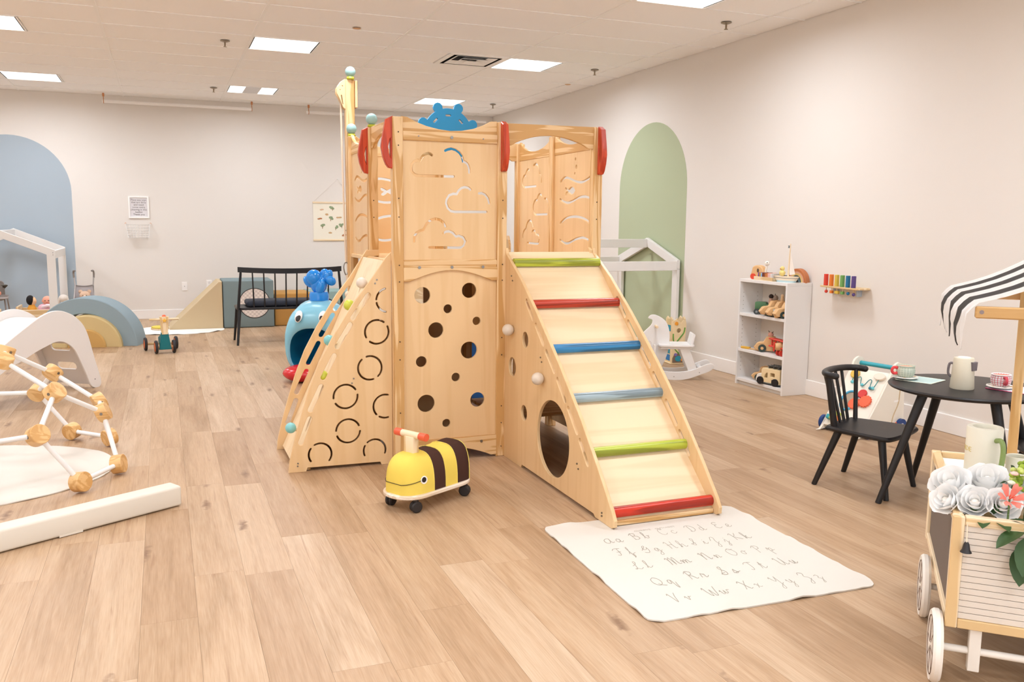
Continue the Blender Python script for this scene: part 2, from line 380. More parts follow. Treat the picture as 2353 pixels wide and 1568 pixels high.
# ------------------------------------------------------------------ ceiling lights
LENS = M('FFFDFA', .4, emit=2.2); LENSG = M('C9C6C4', .4, emit=.1); GAP = M('2B2622', .7)
fr_me = gp_me = ln_me = None
place = {(-1.631, 8.263): 'square ceiling light panel at the left edge, nearest the camera', (-1.631, 11.311): 'square ceiling light panel above the blue arch',
         (.807, 8.263): 'square ceiling light panel left of the tall post', (.807, 11.311): 'square ceiling light panel with a dark middle strip near the back wall',
         (3.246, 8.263): 'square ceiling light panel beside the air vent', (3.246, 11.311): 'square ceiling light panel above the blue ship wheel',
         (3.246, 5.215): 'square ceiling light panel cut off by the top edge of the picture'}
def lamp(x, y, split):
    lab = place.get((round(x, 3), round(y, 3)), 'square ceiling light panel out of view')
    t = thing('ceiling_light', (x+.305, y+.305, CEIL), lab, 'ceiling light', 'square light panels in the ceiling')
    bm = B()
    for s in (-1, 1):
        box(bm, s*.297-.006, s*.297+.006, -.303, .303, -.002, .02); box(bm, -.303, .303, s*.297-.006, s*.297+.006, -.0015, .02)
    obj('frame', bm, BARM, t)
    for s in (-1, 1): obj('shadow_gap', bx(s*.285-.006, s*.285+.006, -.288, .288, .004, .02), GAP, t)
    if split:
        for a, b_, m in ((-.278, -.1, LENS), (-.1, .09, LENSG), (.09, .278, LENS)): obj('lens', bx(a, b_, -.288, .288, .003, .008), m, t)
    else: obj('lens', bx(-.278, .278, -.288, .288, .003, .008), LENS, t)
    ld = bpy.data.lights.new('lamp', 'AREA'); ld.shape = 'RECTANGLE'; ld.size = .54; ld.size_y = .56; ld.energy = LAMP_W*(.7 if split else 1); ld.color = LAMP_COL; ld.spread = R(170)
    lo = bpy.data.objects.new('lamp', ld); COL.objects.link(lo); lo.parent = t; lo.location = (0, 0, -.002)
for x in LX:
    for y in LY:
        if x > LEFT_X: lamp(x, y, abs(x-.807) < .1 and abs(y-11.311) < .1)
# air vent
t = thing('air_vent', (VENT[0]+.305, VENT[1]+.305, CEIL), 'square white stepped air diffuser in the ceiling', 'air vent')
def sq_ring(bm, ro, ri, z0, z1):
    vs = [[bm.verts.new((sx*r, sy*r, z)) for sx, sy in ((-1, -1), (1, -1), (1, 1), (-1, 1))] for r, z in ((ro, z0), (ri, z1))]
    for k in range(4): bm.faces.new((vs[0][k], vs[0][(k+1) % 4], vs[1][(k+1) % 4], vs[1][k]))
bm = B(); sq_ring(bm, .3, .25, -.002, -.002); sq_ring(bm, .3, .3, -.002, .02); obj('vent_frame', bm, BARM, t, smooth=0)
bm = B(); sq_ring(bm, .25, .25, -.001, .028); box(bm, -.25, .25, -.25, .25, .0265, .0285); obj('vent_throat', bm, M('1B1715', .8), t, smooth=0)
for ro, ri, z0, z1 in ((.215, .16, -.002, .022), (.135, .085, -.01, .016), (.065, .01, -.016, .004)):
    bm = B(); sq_ring(bm, ro, ri, z0, z1); sq_ring(bm, ro, ri-.004, z0-.002, z1); sq_ring(bm, ro, ro, z0-.002, z0); obj('vent_cone', bm, BARM, t, smooth=0)
# sprinkler heads
def sprinkler(x, y, lab):
    t = thing('sprinkler', (x, y, CEIL), lab, 'sprinkler', 'ceiling sprinklers')
    obj('escutcheon', lathe(B(), [(0, -.012), (.02, -.012), (.042, -.004), (.042, 0), (0, 0)], 20), M('A49582', .35, metal=.8), t)
    obj('stem', cy((0, 0, -.012), (0, 0, -.05), .008, .007, 10), M('8D7C66', .35, metal=.9), t)
    obj('deflector', cy((0, 0, -.05), (0, 0, -.053), .016, None, 12), M('8D7C66', .35, metal=.9), t)
for x, y, lab in ((.594, 8.57, 'ceiling sprinkler left of the near light panel'), (.653, 11.6, 'ceiling sprinkler left of the split light panel'), (4.27, 6.13, 'ceiling sprinkler nearest the camera on the right'),
                  (4.31, 8.52, 'ceiling sprinkler right of the light panel beside the vent'), (4.28, 11.52, 'ceiling sprinkler in the far right corner')): sprinkler(x, y, lab)
for x, y, lab in ((1.585, 7.56, 'flat tan cover plate in the ceiling, left'), (4.465, 9.51, 'small flat orange cover plate by the right wall')):
    tag(obj('cover_plate', lathe(B(), [(0, -.004), (.028, -.004), (.036, 0), (0, 0)], 20, (x, y, CEIL-.001)), M('D9AE84', .6)), lab, 'cover plate')
# wall-hung pipe under the ceiling
def pipe(x0, x1, hs, lab):
    t = thing('ceiling_pipe', ((x0+x1)/2, 12.68, 2.86), lab, 'pipe', 'white pipes along the back wall')
    h = (x1-x0)/2
    obj('pipe', cy((-h, 0, 0), (h, 0, 0), .022, None, 14), TRIM, t)
    for q in hs:
        bm = B(); tube(bm, [(q, .026*math.cos(a), .026*math.sin(a)) for a in [2*math.pi*k/16 for k in range(16)]], .004, 6, closed=True); cyl(bm, (q, 0, .026), (q, 0, CEIL-2.86), .005, None, 8); box(bm, q-.012, q+.012, -.012, .012, .06, .1)
        obj('hanger', bm, M('C98A5E', .45, metal=.5), t)
pipe(-.66, 1.2, (-.91, .93), 'white pipe below the ceiling on the left'); pipe(1.93, 4.6, (-1.3, .9), 'white pipe below the ceiling behind the tower')
# outlets
def outlet(x, z, lab, double):
    t = thing('wall_outlet', (x, WALL_Y, z), lab, 'outlet')
    obj('cover', bx(-.037, .037, -.008, 0, -.06, .06, bev=.003), TRIM, t)
    if double:
        for s in (-1, 1): obj('socket', cy((0, -.011, s*.025), (0, -.006, s*.025), .017, None, 14), M('DEDAD6', .4), t)
    else: obj('jack', cy((0, -.01, 0), (0, -.006, 0), .005, None, 8), M('66605A', .4), t)
outlet(.25, .44, 'white blank wall plate above the wedge', False); outlet(.575, .46, 'white socket cover partly hidden by the wedge', True)
# framed notice and wire basket
t = thing('framed_notice', (-.287, WALL_Y, 1.515), 'white framed notice of handwritten lines above the wire basket', 'notice')
bm = B()
for s in (-1, 1): box(bm, s*.118-.01, s*.118+.01, -.02, 0, -.147, .147, bev=.002); box(bm, -.108, .108, -.02, 0, s*.137-.01, s*.137+.01, bev=.002)
obj('frame', bm, M('F6F4F1', .3), t)
obj('paper', bx(-.11, .11, -.008, 0, -.13, .13), M('DEDADC', .6), t)
bm = B()
tm = text('Place any toys\nthat are dirty\nand need\nsome extra\ncleaning in this\nbasket\nThank you', .034, Matrix.Translation((0, -.009, 0)) @ Matrix.Rotation(R(90), 4, 'X'), space=.95)
obj('writing', tm, M('77716F', .7), t, smooth=0)
t = thing('wire_basket', (-.305, WALL_Y, 1.2), 'small white wire basket hung below the notice', 'basket')
bm = B()
for zz, dx in ((-.09, .12), (-.06, .125), (-.03, .13), (0, .135), (.04, .14), (.08, .145)):
    dep = .1+.03*(zz+.09)/.17
    tube(bm, [(-dx, -.004, zz), (-dx, -dep, zz), (dx, -dep, zz), (dx, -.004, zz)], .0035, 6)
for k in range(9):
    x = -.12+.03*k; tube(bm, [(x, -.004, -.09), (x, -.1, -.09), (x*1.15, -.13, .08)], .003, 6)
obj('wires', bm, M('F4F2EF', .35), t)
for s in (-1, 1):
    obj('hook', cy((s*.155, -.03, .1), (s*.155, 0, .1), .009, None, 10), M('D9A06E', .4), t)
    obj('end_wire', tube(B(), [(s*.155, -.02, .1), (s*.145, -.1, .08), (s*.125, -.1, -.09)], .006, 6), M('F4F2EF', .35), t)
# hanging picture map
t = thing('hanging_poster', (2.33, WALL_Y, 1.35), 'cream hanging poster of small painted trees behind the rope', 'poster')
obj('sheet', bx(-.3, .3, -.006, -.003, -.27, .27), M('EFE8D6', .7), t)
for z in (-.27, .27): obj('rail', bx(-.305, .305, -.014, 0, z-.012, z+.012, bev=.002), LIGHTW['x'], t)
obj('cord', tube(B(), [(-.29, -.006, .28), (.06, -.008, .61), (.29, -.006, .28)], .002, 5), M('D8CFC4', .8), t)
obj('pin', sph(B(), (.06, -.008, .61), .009), WHITE, t)
prm = random.Random(3)
for u, v, kind in ((-.02, .19, 0), (-.19, .17, 3), (-.11, .1, 1), (-.21, .04, 2), (-.05, .04, 0), (.07, .06, 1), (-.17, -.07, 0), (.02, -.09, 0), (.11, -.06, 0), (-.07, -.16, 1), (.14, -.2, 2), (.22, .0, 0), (.22, .12, 1), (.2, -.13, 0)):
    g = {0: '8FA07C', 1: 'C9A57A', 2: 'B0764E', 3: 'D8B79A'}[kind]
    bm = B()
    if kind == 0:
        for k in range(5): sph(bm, (u+prm.uniform(-.03, .03), -.006, v+prm.uniform(-.006, .02)), .02, (1, .06, .8), 10, 6)
        obj('painted_tree', bm, M(g, .8), t); obj('painted_trunk', bx(u-.004, u+.004, -.0072, -.006, v-.035, v), M('8A6547', .8), t)
    else:
        for k in range(3): sph(bm, (u+prm.uniform(-.025, .025), -.006, v+prm.uniform(-.006, .006)), .016, (1.4, .07, .7), 10, 6)
        obj('painted_rock', bm, M(g, .8), t)
# ================================================================== PLAY TOWER
TW = thing('play_tower', (1.785, 5.265, 0), 'tall birch climbing tower with ramp, climbing wall and red handles', 'play tower')
TO = Vector((-1.785, -5.265, 0))
def tp(name, bm, mat, parent=None, **k):
    if isinstance(bm, bmesh.types.BMesh): bm.transform(Matrix.Translation(TO))
    return obj(name, bm, mat, parent or TW, **k)
PX = (1.185, 1.785, 2.385); PY = (4.668, 5.265, 5.865); PH = 1.91; HP = .0285
post = {}
_pm = None
for i, x in enumerate(PX):
    for j, y in enumerate(PY):
        if (i, j) == (1, 1): hgt = 1.13
        else: hgt = PH
        bm = B(); box(bm, x-HP, x+HP, y-HP, y-.002, 0.0, hgt, bev=.004); box(bm, x-HP, x+HP, y+.002, y+HP, 0.0, hgt, bev=.004); box(bm, x-HP+.003, x+HP-.003, y-.004, y+.004, .001, hgt-.004)
        post[i, j] = tp('post', bm, PINE['z'])
HOLE = M('3A2A1C', .6)
bolt_me = {}
def bolt(parent, x, y, z, d, r=.005, mat=None, name='bolt'):
    """round bolt head whose axis is d ('x' or 'y'), at world point"""
    k = (d, r, name)
    if k not in bolt_me:
        n = Vector((1, 0, 0)) if d == 'x' else Vector((0, 1, 0))
        bm = cy(-n*.004, n*.0015, r, r*.85, 10)
        if r > .007: cyl(bm, -n*.0045, -n*.0035, r*.4, None, 6)
        bolt_me[k] = obj(name, bm, mat or STEEL, parent, Vector((x, y, z))+TO).data
    else: obj(name, bolt_me[k], None, parent, Vector((x, y, z))+TO)
for i in (0, 1):
    for z in (1.83, 1.76, 1.48, 1.38, 1.12, 1.03, .7, .6, .3, .2, .06): bolt(post[i, 0], PX[i]+.002, 4.6405, z, 'y', .0035, HOLE, 'screw_hole')
for z in (1.48, 1.38): bolt(post[2, 0], PX[2]-.006, 4.6405, z, 'y', .0035, HOLE, 'screw_hole'); bolt(post[0, 1], PX[0], 5.2375, z, 'y', .0035, HOLE, 'screw_hole')
# --- panels
CL = [[(1.378,1.716),(1.369,1.723),(1.359,1.725),(1.344,1.721),(1.329,1.711),(1.319,1.698),(1.311,1.683),(1.297,1.686),(1.279,1.679),(1.266,1.664),(1.261,1.643),(1.265,1.624),(1.279,1.61),(1.296,1.604),(1.367,1.604),(1.502,1.605)],
 [(1.455,1.743),(1.47,1.75),(1.491,1.755),(1.515,1.749),(1.536,1.735),(1.55,1.717),(1.558,1.688),(1.57,1.685),(1.583,1.675),(1.59,1.661),(1.594,1.645),(1.594,1.629)],
 [(1.602,1.536),(1.587,1.546),(1.568,1.549),(1.548,1.543),(1.532,1.528),(1.522,1.51),(1.501,1.511),(1.478,1.502),(1.463,1.478),(1.46,1.458),(1.47,1.432),(1.488,1.416),(1.509,1.412),(1.695,1.414)],
 [(1.652,1.516),(1.67,1.518),(1.689,1.509),(1.705,1.49),(1.713,1.463)],
 [(1.456,1.332),(1.442,1.354),(1.422,1.368),(1.396,1.373),(1.371,1.365),(1.348,1.346),(1.33,1.312),(1.31,1.307),(1.29,1.295),(1.279,1.275),(1.277,1.249)],
 [(1.445,1.294),(1.46,1.303),(1.478,1.305),(1.499,1.296),(1.518,1.276),(1.535,1.28),(1.559,1.271),(1.572,1.249),(1.564,1.227),(1.548,1.215),(1.525,1.214),(1.363,1.216)]]
cloud_holes = [stroke(s, .0165) for s in CL]
hb = [(1.321,.952,.047),(1.595,.974,.044),(1.469,.873,.026),(1.64,.799,.025),(1.399,.755,.045),(1.595,.633,.05),(1.314,.58,.032),(1.516,.481,.026),(1.341,.34,.051),(1.647,.342,.044),(1.46,.218,.025)]
x0, x1 = PX[0]+HP, PX[1]-HP
PT = .015
front_cloud = tp('cloud_panel', plate([(x0, 1.13), (x1, 1.13), (x1, 1.82), (x0, 1.82)], cloud_holes, PT, XZ(4.665)), BIRCH['z'])
tp('hole_panel', plate([(x0, .06), (x1, .06), (x1, 1.12), (x0, 1.12)], [circ(a, b, r, 32) for a, b, r in hb], PT, XZ(4.665)), BIRCH['z'])
# header with a swooping top, batten below it
hd = [(x0, 1.795), (x1, 1.795), (x1, 1.912), (x1-.035, 1.91), (1.68, 1.888), (1.62, 1.866), (1.55, 1.852), (1.485, 1.848), (1.42, 1.854), (1.35, 1.868), (1.29, 1.888), (x0+.03, 1.91), (x0, 1.914)]
tp('header_rail', plate(hd, [], .02, XZ(4.672), .002), PINE['x'])
o = tp('batten', bx(x0, x1, 4.645, 4.664, 1.79, 1.84, bev=.003), PINE['x'])
for x, r in ((1.30, .004), (1.487, .0085), (1.67, .004)): bolt(o, x, 4.6445, 1.813, 'y', r)
md = [(x0, 1.032), (x0+.035, 1.032)]+[(x0+.035+(x1-x0-.07)*k/14, 1.034+.058*math.sin(math.pi*k/14)) for k in range(15)]+[(x1-.035, 1.032), (x1, 1.032), (x1, 1.105), (x0, 1.105)]
o = tp('arched_rail', plate(md, [], .02, XZ(4.65), .002), PINE['x'])
o2 = tp('batten', bx(x0, x1, 4.646, 4.664, 1.1, 1.148, bev=.003), PINE['x'])
for x in (1.30, 1.487, 1.67): bolt(o2, x, 4.6405, 1.107, 'y', .0085)
bd = [(x0, .015), (x0+.03, .015)]+[(x0+.03+(x1-x0-.06)*k/14, .017+.06*math.sin(math.pi*k/14)) for k in range(1, 14)]+[(x1-.03, .015), (x1, .015), (x1, .128), (x0, .128)]
o = tp('foot_rail', plate(bd, [], .02, XZ(4.65), .002), PINE['x'])
for x in (1.33, 1.487, 1.665): bolt(o, x, 4.6395, .1, 'y', .0085)
# open arch rails at the top (front right, left near, back right)
def arch_rail(a, b, mt, name='arch_rail'):
    P = [(a, 1.905), (a, 1.79), (a+.03, 1.79)]+[(a+.03+(b-a-.06)*k/16, 1.79+.062*math.sin(math.pi*k/16)**.8) for k in range(17)]+[(b-.03, 1.79), (b, 1.79), (b, 1.91)]
    tp(name, plate(P, [], .022, mt, .002), PINE['x' if mt[0][0] else 'y'])
arch_rail(PX[1]+HP, PX[2]-HP, XZ(4.665)); arch_rail(PX[1]+HP, PX[2]-HP, XZ(5.865))
arch_rail(PY[0]+HP, PY[1]-HP, YZ(1.185))
# wave panels
WV = [[(5.146,1.619),(5.089,1.641),(5.023,1.634),(4.942,1.614),(4.848,1.604),(4.759,1.62),(4.72,1.637)],[(5.15,1.507),(5.099,1.491),(5.033,1.483),(4.953,1.496),(4.875,1.514),(4.784,1.515),(4.716,1.5)],[(5.144,1.355),(5.062,1.387),(4.948,1.397),(4.839,1.39),(4.762,1.373),(4.716,1.353)],[(5.143,1.248),(5.072,1.229),(5.006,1.234),(4.926,1.256),(4.833,1.269),(4.772,1.263),(4.716,1.251)]]
def wave_holes(f):
    H = [stroke([f(*p) for p in [tuple(v)[:2] for v in smoothpts([(*q, 0) for q in w_], 3)]], .018) for w_ in WV]
    c = [(4.99+.055*math.cos(a)*(1 if math.cos(a) < 0 else .85), 1.557+.03*math.sin(a)) for a in [2*math.pi*k/20 for k in range(20)]]
    fish = [(4.93, 1.557), (4.95, 1.575), (4.98, 1.583), (5.01, 1.578), (5.035, 1.565), (5.05, 1.574), (5.07, 1.583), (5.083, 1.575), (5.075, 1.562), (5.058, 1.555), (5.075, 1.543), (5.075, 1.53), (5.06, 1.528), (5.045, 1.537), (5.032, 1.548), (5.01, 1.537), (4.98, 1.532), (4.95, 1.54)]
    H.append([f(*p) for p in fish])
    for a, b, r in ((4.935, 1.748, .01), (4.922, 1.70, .014), (4.941, 1.661, .009)): H.append([f(*p) for p in circ(a, b, r, 14)])
    return H
def wave_panel(a, b, mt, f, ax):
    tp('wave_panel', plate([(a, 1.13), (b, 1.13), (b, 1.82), (a, 1.82)], wave_holes(f), PT, mt), BIRCH['z'])
    c = (a+b)/2; h = (b-a)/2
    tp('header_rail', plate([(a, 1.79), (b, 1.79)]+[(c+h*math.cos(t), 1.912-.075*math.sin(t)**1.5) for t in [math.pi*k/14 for k in range(15)]], [], .022, mt, .002), PINE[ax])
ya, yb = PY[0]+HP, PY[1]-HP; yc, yd = PY[1]+HP, PY[2]-HP
wave_panel(ya, yb, YZ(2.385), lambda u, v: (u, v), 'y')
wave_panel(yc, yd, YZ(1.185), lambda u, v: (u+.6, v), 'y')
wave_panel(x0, x1, XZ(5.865), lambda u, v: (1.785-(u-4.668), v), 'x')
# cloud panel on the far right side
tp('cloud_panel', plate([(yc, 1.13), (yd, 1.13), (yd, 1.82), (yc, 1.82)], [[(5.265+1.785-p[0], p[1]) for p in h] for h in cloud_holes], PT, YZ(2.385)), BIRCH['z'])
c = (yc+yd)/2; h = (yd-yc)/2
tp('header_rail', plate([(yc, 1.79), (yd, 1.79)]+[(c+h*math.cos(t), 1.912-.075*math.sin(t)**1.5) for t in [math.pi*k/14 for k in range(15)]], [], .022, YZ(2.385), .002), PINE['y'])
# platform and lower walls
tp('platform', bx(PX[0]-.02, PX[2]+.02, 4.645, PY[2]+.02, 1.118, 1.142, bev=.003), BIRCH['x'])
tp('lower_panel', plate([(ya, .05), (yb, .05), (yb, 1.11), (ya, 1.11)], [], PT, YZ(2.385)), BIRCH['z'])
tp('lower_panel', plate([(yc, .05), (yd, .05), (yd, 1.11), (yc, 1.11)], [], PT, YZ(2.385)), BIRCH['z'])
tp('lower_panel', plate([(PX[1]+HP, .5), (PX[2]-HP, .5), (PX[2]-HP, 1.11), (PX[1]+HP, 1.11)], [], PT, XZ(5.865)), BIRCH['z'])
tp('inner_partition', plate([(x0, .05), (x1, .05), (x1, 1.11), (1.50, 1.11), (1.50, .75), (x0, .75)], [], PT, XZ(5.265)), BIRCH['z'])
tp('inner_bench', bx(PX[1]+HP, PX[2]-HP, 4.70, 5.24, .2, .22, bev=.002), PINE['x'])
# --- ramp
RS = [(4.64,1.20),(4.632,1.181),(4.42,1.054),(4.174,.875),(3.894,.653),(3.64,.43),(3.452,.237),(3.315,.085),(3.288,.045),(3.29,.018),(3.31,.001),(3.372,.001),(3.47,.001),(3.485,.02),(4.364,.02),(4.38,.001),(4.64,.001)]
RS = [(min(a, 4.638), max(b, .0072) if a < 3.48 else b) for a, b in RS]
rsl = [((4.337,.985),(4.247,.9)),((4.205,.868),(4.105,.782)),((4.065,.748),(3.965,.662)),((3.922,.625),(3.828,.538)),((3.79,.504),(3.69,.41)),((3.655,.375),(3.57,.285))]
rsl = [((a[0]-.012, a[1]-.048), (b[0]-.012, b[1]-.048)) for a, b in rsl]
rh = [circ(4.336, .725, .045, 24), circ(4.522, .547, .056, 24), circ(4.342, .318, .045, 24), circ(3.958, .262, .2, 48)]
sideN = tp('ramp_side', plate(RS, [slot(a, b, .031) for a, b in rsl]+rh, .018, YZ(1.815), .002), BIRCH['z'])
sideF = tp('ramp_side', plate(RS, [slot(a, b, .031) for a, b in rsl], .018, YZ(2.368), .002), BIRCH['z'])
sl = Vector((0, .2415, .2145)).normalized(); nr = Vector((0, -sl.z, sl.y))
RN = [(4.556,1.135),(4.312,.922),(4.071,.711),(3.83,.497),(3.589,.282),(3.352,.066)]
p0 = Vector((0, 3.31, .030)); p1 = Vector((0, 4.64, .030+1.33*.2145/.2415))
def ramp_pt(t, off): return p0+(p1-p0)*t+nr*off
bm = B(); a, b_ = ramp_pt(0.012, -.028), ramp_pt(.995, -.028)
bar(bm, (2.0915, a.y, a.z), (2.0915, b_.y, b_.z), .535, .014, nr); tp('ramp_board', bm, PALEB['x'])
tp('ramp_foot_bar', bx(1.825, 2.358, 3.325, 3.345, .008, .03, bev=.003), PINE['x'])
cols = ['B5BF43', 'B8402C', '3A82B4', '9DB0B8', 'B2BE45', 'CB3C2A']
nmz = ['lime green', 'dark red', 'blue', 'pale grey blue', 'lime green', 'red']
for (y, z), cc, nn in zip(RN, cols, nmz):
    c = Vector((0, y, z)); bm = B()
    prof = [(.026*math.cos(t), .030*math.sin(t)) for t in [math.pi*k/10 for k in range(11)]]
    base = c-nr*.008
    rings = [[Vector((x, 0, 0))+base+sl*u+nr*v for u, v in prof] for x in (1.8245, 2.3585)]
    loft(bm, rings)
    tp('ramp_rung', bm, wood(cc, '%02X%02X%02X' % tuple(int(int(cc[i:i+2], 16)*.78) for i in (0, 2, 4)), 'x', 14, .3, .5, .2), label=nn+' rung')
for y, z in ((4.512, .76), (4.085, .555)):
    o = tp('knob', sph(B(), (1.775, y, z), .033, u=24, v=16), M('D8CBBB', .3)); obj('knob_pin', cy(Vector((1.78, y, z))+TO, Vector((1.806, y, z))+TO, .01), PINE['x'], o)
for y, z in ((4.54, 1.06), (4.525, 1.035), (4.12, .66), (4.105, .638), (3.665, .21), (3.65, .188), (3.40, .05), (3.40, .035)):
    bolt(sideN, 1.8055, y, z, 'x', .0045)
# ramp guard ears above the platform
ear = [(4.64, 1.13), (4.72, 1.13), (4.72, 1.19), (4.66, 1.215), (4.64, 1.20)]
tp('ramp_guard', plate(ear, [], .018, YZ(2.368-.02), .001), BIRCH['z'])
# --- climbing wall on the left
ED = [(.582,.001),(.588,.06),(.615,.17),(.655,.31),(.70,.45),(.755,.59),(.829,.728),(.951,.92),(1.03,1.02),(1.125,1.155),(1.155,1.185)]
LT = ED+[(1.155,.001),(1.092,.001),(1.086,.018),(.68,.022),(.672,.001)]
rg = [(1.073,.752,40),(1.032,.553,300),(.895,.401,20),(.906,.207,10),(.751,.078,80),(1.053,.055,150)]
rings = []
def ring_slots(cx, cz, ph, lim=None):
    H = []
    for s in (0, 180):
        A = arc(cx, cz, .066, ph+s+13, ph+s+166, 18)
        H.append(stroke(A, .0145, 4))
    return H
LH = []
for cx, cz, ph in rg[:4]: LH += ring_slots(cx, cz, ph)
LH += [stroke(arc(1.138, .926, .066, 105, 175, 9), .0145, 4), stroke(arc(1.138, .926, .066, 192, 258, 9), .0145, 4), stroke(arc(1.115, .332, .066, 75, 222, 16), .0145, 4), stroke(arc(1.115, .332, .066, 240, 285, 6), .0145, 4)]
LH += [stroke(arc(.751, .088, .062, -38, 118, 16), .0145, 4), stroke(arc(.751, .088, .062, 145, 215, 8), .0145, 4), stroke(arc(1.053, .085, .062, -20, 130, 16), .0145, 4), stroke(arc(1.053, .085, .062, 152, 205, 6), .0145, 4)]
ls = [((1.027,.956),(.942,.834)),((.926,.797),(.854,.68)),((.837,.63),(.776,.514)),((.763,.465),(.703,.341)),((.697,.291),(.648,.162))]
LS = [slot(a, b, .033) for a, b in ls]
sl1 = tp('climb_side', plate(LT, LS+LH, .018, XZ(4.705), .002), BIRCH['z'])
LTF = ED[:-2]+[(1.135,1.183),(1.21,1.183),(1.21,1.152),(1.155,1.145),(1.155,.001)]
tp('climb_side', plate(LTF, LS, .018, XZ(5.228), .002), BIRCH['z'])
for x, z in ((1.075, 1.04), (1.065, 1.02), (.94, .5), (.93, .475), (.63, .05), (.628, .035)): bolt(sl1, x, 4.6955, z, 'y', .0045)
# inclined board, set back behind the side slots, with oval holds cut in it
q0, q1 = Vector((.62, 0, .02)), Vector((1.12, 0, 1.14)); dv = (q1-q0).normalized(); Ln = (q1-q0).length
cm = Matrix(((dv.x, 0, -dv.z, q0.x), (0, 1, 0, 4.966), (dv.z, 0, dv.x, q0.z), (0, 0, 0, 1)))
ov = lambda s, y, a: [(s+.055*math.cos(t)*math.cos(a)-.022*math.sin(t)*math.sin(a), y+.055*math.cos(t)*math.sin(a)+.022*math.sin(t)*math.cos(a)) for t in [2*math.pi*k/20 for k in range(20)]]
tp('climb_board', plate([(0, -.25), (Ln, -.25), (Ln, .25), (0, .25)], [ov(1.06, .0, .3), ov(.72, -.14, -.2), ov(.42, -.12, .4), ov(.24, -.14, .2)], .015, cm), PALEB['z'])
tp('climb_top_bar', cy((1.15, 4.72, 1.135), (1.15, 5.215, 1.135), .016), PINE['y'])
hold = {'beige': 'D8CBBB', 'lime': 'C5CC4A', 'aqua': '7FC0C4'}
def climb_hold(px_s, y, c, n):
    p = q0+dv*px_s; nn_ = Vector((-dv.z, 0, dv.x)); cpt = Vector((p.x, y, p.z))+nn_*.055
    o = tp('climb_hold', sph(B(), cpt, .031, u=24, v=16), M(hold[c], .3), label=n+' ball hold')
    obj('hold_stem', cy(cpt-nn_*.05+TO, cpt+TO, .009, None, 10), LIGHTW['x'], o)
for s, y, c, n in ((1.07, 4.76, 'beige', 'beige'), (.93, 4.835, 'lime', 'lime green'), (.70, 4.955, 'aqua', 'aqua'), (.517, 4.75, 'lime', 'lime green'), (.154, 4.98, 'aqua', 'aqua')): climb_hold(s, y, c, n)
tp('climb_foot_bar', bx(.625, .70, 4.715, 5.219, .002, .014, bev=.003), PINE['y'])
# --- red grab handles
RED = wood('C84C2C', 'B03C22', 'z', 14, .35, .5, .2)
hh = [(0, 1.908), (-.03, 1.893), (-.05, 1.79), (-.055, 1.75), (-.046, 1.70), (-.03, 1.66), (-.018, 1.645), (0, 1.642)]
hho = [(-.006, 1.80), (-.016, 1.795), (-.026, 1.755), (-.022, 1.715), (-.012, 1.69), (-.006, 1.688)]
def handle(mt, name='grab_handle'):
    return tp(name, plate(hh, [hho], .034, mt, .004), RED)
mk = lambda x, y, a: Matrix.Translation((x, y, 0)) @ Matrix.Rotation(R(a), 4, 'Z') @ XZ(0)
h1 = handle(mk(PX[0]-HP+.001, 4.668, 0)); handle(mk(PX[0]-HP+.001, 5.262, 0))
h2 = handle(mk(PX[1]+.004, 4.640, 90)); h3 = handle(mk(PX[2]+.010, 4.640, 90))
for h_, x in ((h2, PX[1]), (h3, PX[2]+.008)):
    for z in (1.89, 1.82): bolt(h_, x+.004, 4.6255-(.006 if z > 1.85 else -.008), z, 'y', .009)
# --- finials
AQ = M('93B6B4', .4); LIME = M('B9BE3C', .4)
for (x, y, z0) in ((PX[0], PY[1], PH), (PX[0], PY[2], PH), (PX[0]+.005, PY[2]+.035, 2.28)):
    o = tp('finial', sph(B(), (x, y, z0+.05), .034, u=24, v=16), AQ); obj('finial_collar', lathe(B(), [(0, 0), (.022, 0), (.027, .008), (.022, .018), (0, .018)], 20, (x+TO.x, y+TO.y, z0)), LIME, o)
# --- tall crane post with arm, rope and hook
cp = bx(PX[0]-.03, PX[0]+.03, PY[2]+.03, PY[2]+.085, 0.0, 2.28, bev=.004); tp('crane_post', cp, PINE['z'])
tp('crane_collar', bx(PX[0]+.032, PX[0]+.048, PY[2]+.02, PY[2]+.095, 2.1, 2.275, bev=.003), PINE['z'])
arm = [(1.153, 2.28), (1.13, 2.265), (1.10, 2.22), (1.098, 2.19), (1.115, 2.16), (1.14, 2.1), (1.153, 2.09)]
armh = [circ(1.135, 2.235, .006, 10), circ(1.12, 2.21, .005, 10), stroke([(1.128, 2.175), (1.137, 2.12)], .009)]
for y in (PY[2]+.038, PY[2]+.078): tp('crane_arm', plate(arm, armh, .016, XZ(y), .002), BIRCH['z'])
ROPE = M('E3D2BC', .9, bump=.6, bscale=400)
rope = tp('rope', tube(B(), [(1.128, 5.925, 2.18), (1.13, 5.925, 1.9), (1.138, 5.925, 1.4), (1.146, 5.925, 1.08)], .0065, 8), ROPE)
tp('snap_hook', tube(B(), [Vector((1.147, 5.925, 1.035))+Vector((.016*math.cos(t)*(1+.3*math.sin(t)), 0, .043*math.sin(t))) for t in [2*math.pi*k/20 for k in range(20)]], .004, 8, closed=True), STEEL)
bm = tube(B(), [(1.15, 5.925, .995), (1.158, 5.925, .9), (1.155, 5.925, .8), (1.16, 5.925, .55), (1.15, 5.925, .4)], .008, 8); sph(bm, (1.156, 5.925, .86), .022, (1, 1, 1.1)); sph(bm, (1.16, 5.925, .5), .026); tp('rope_end', bm, ROPE)
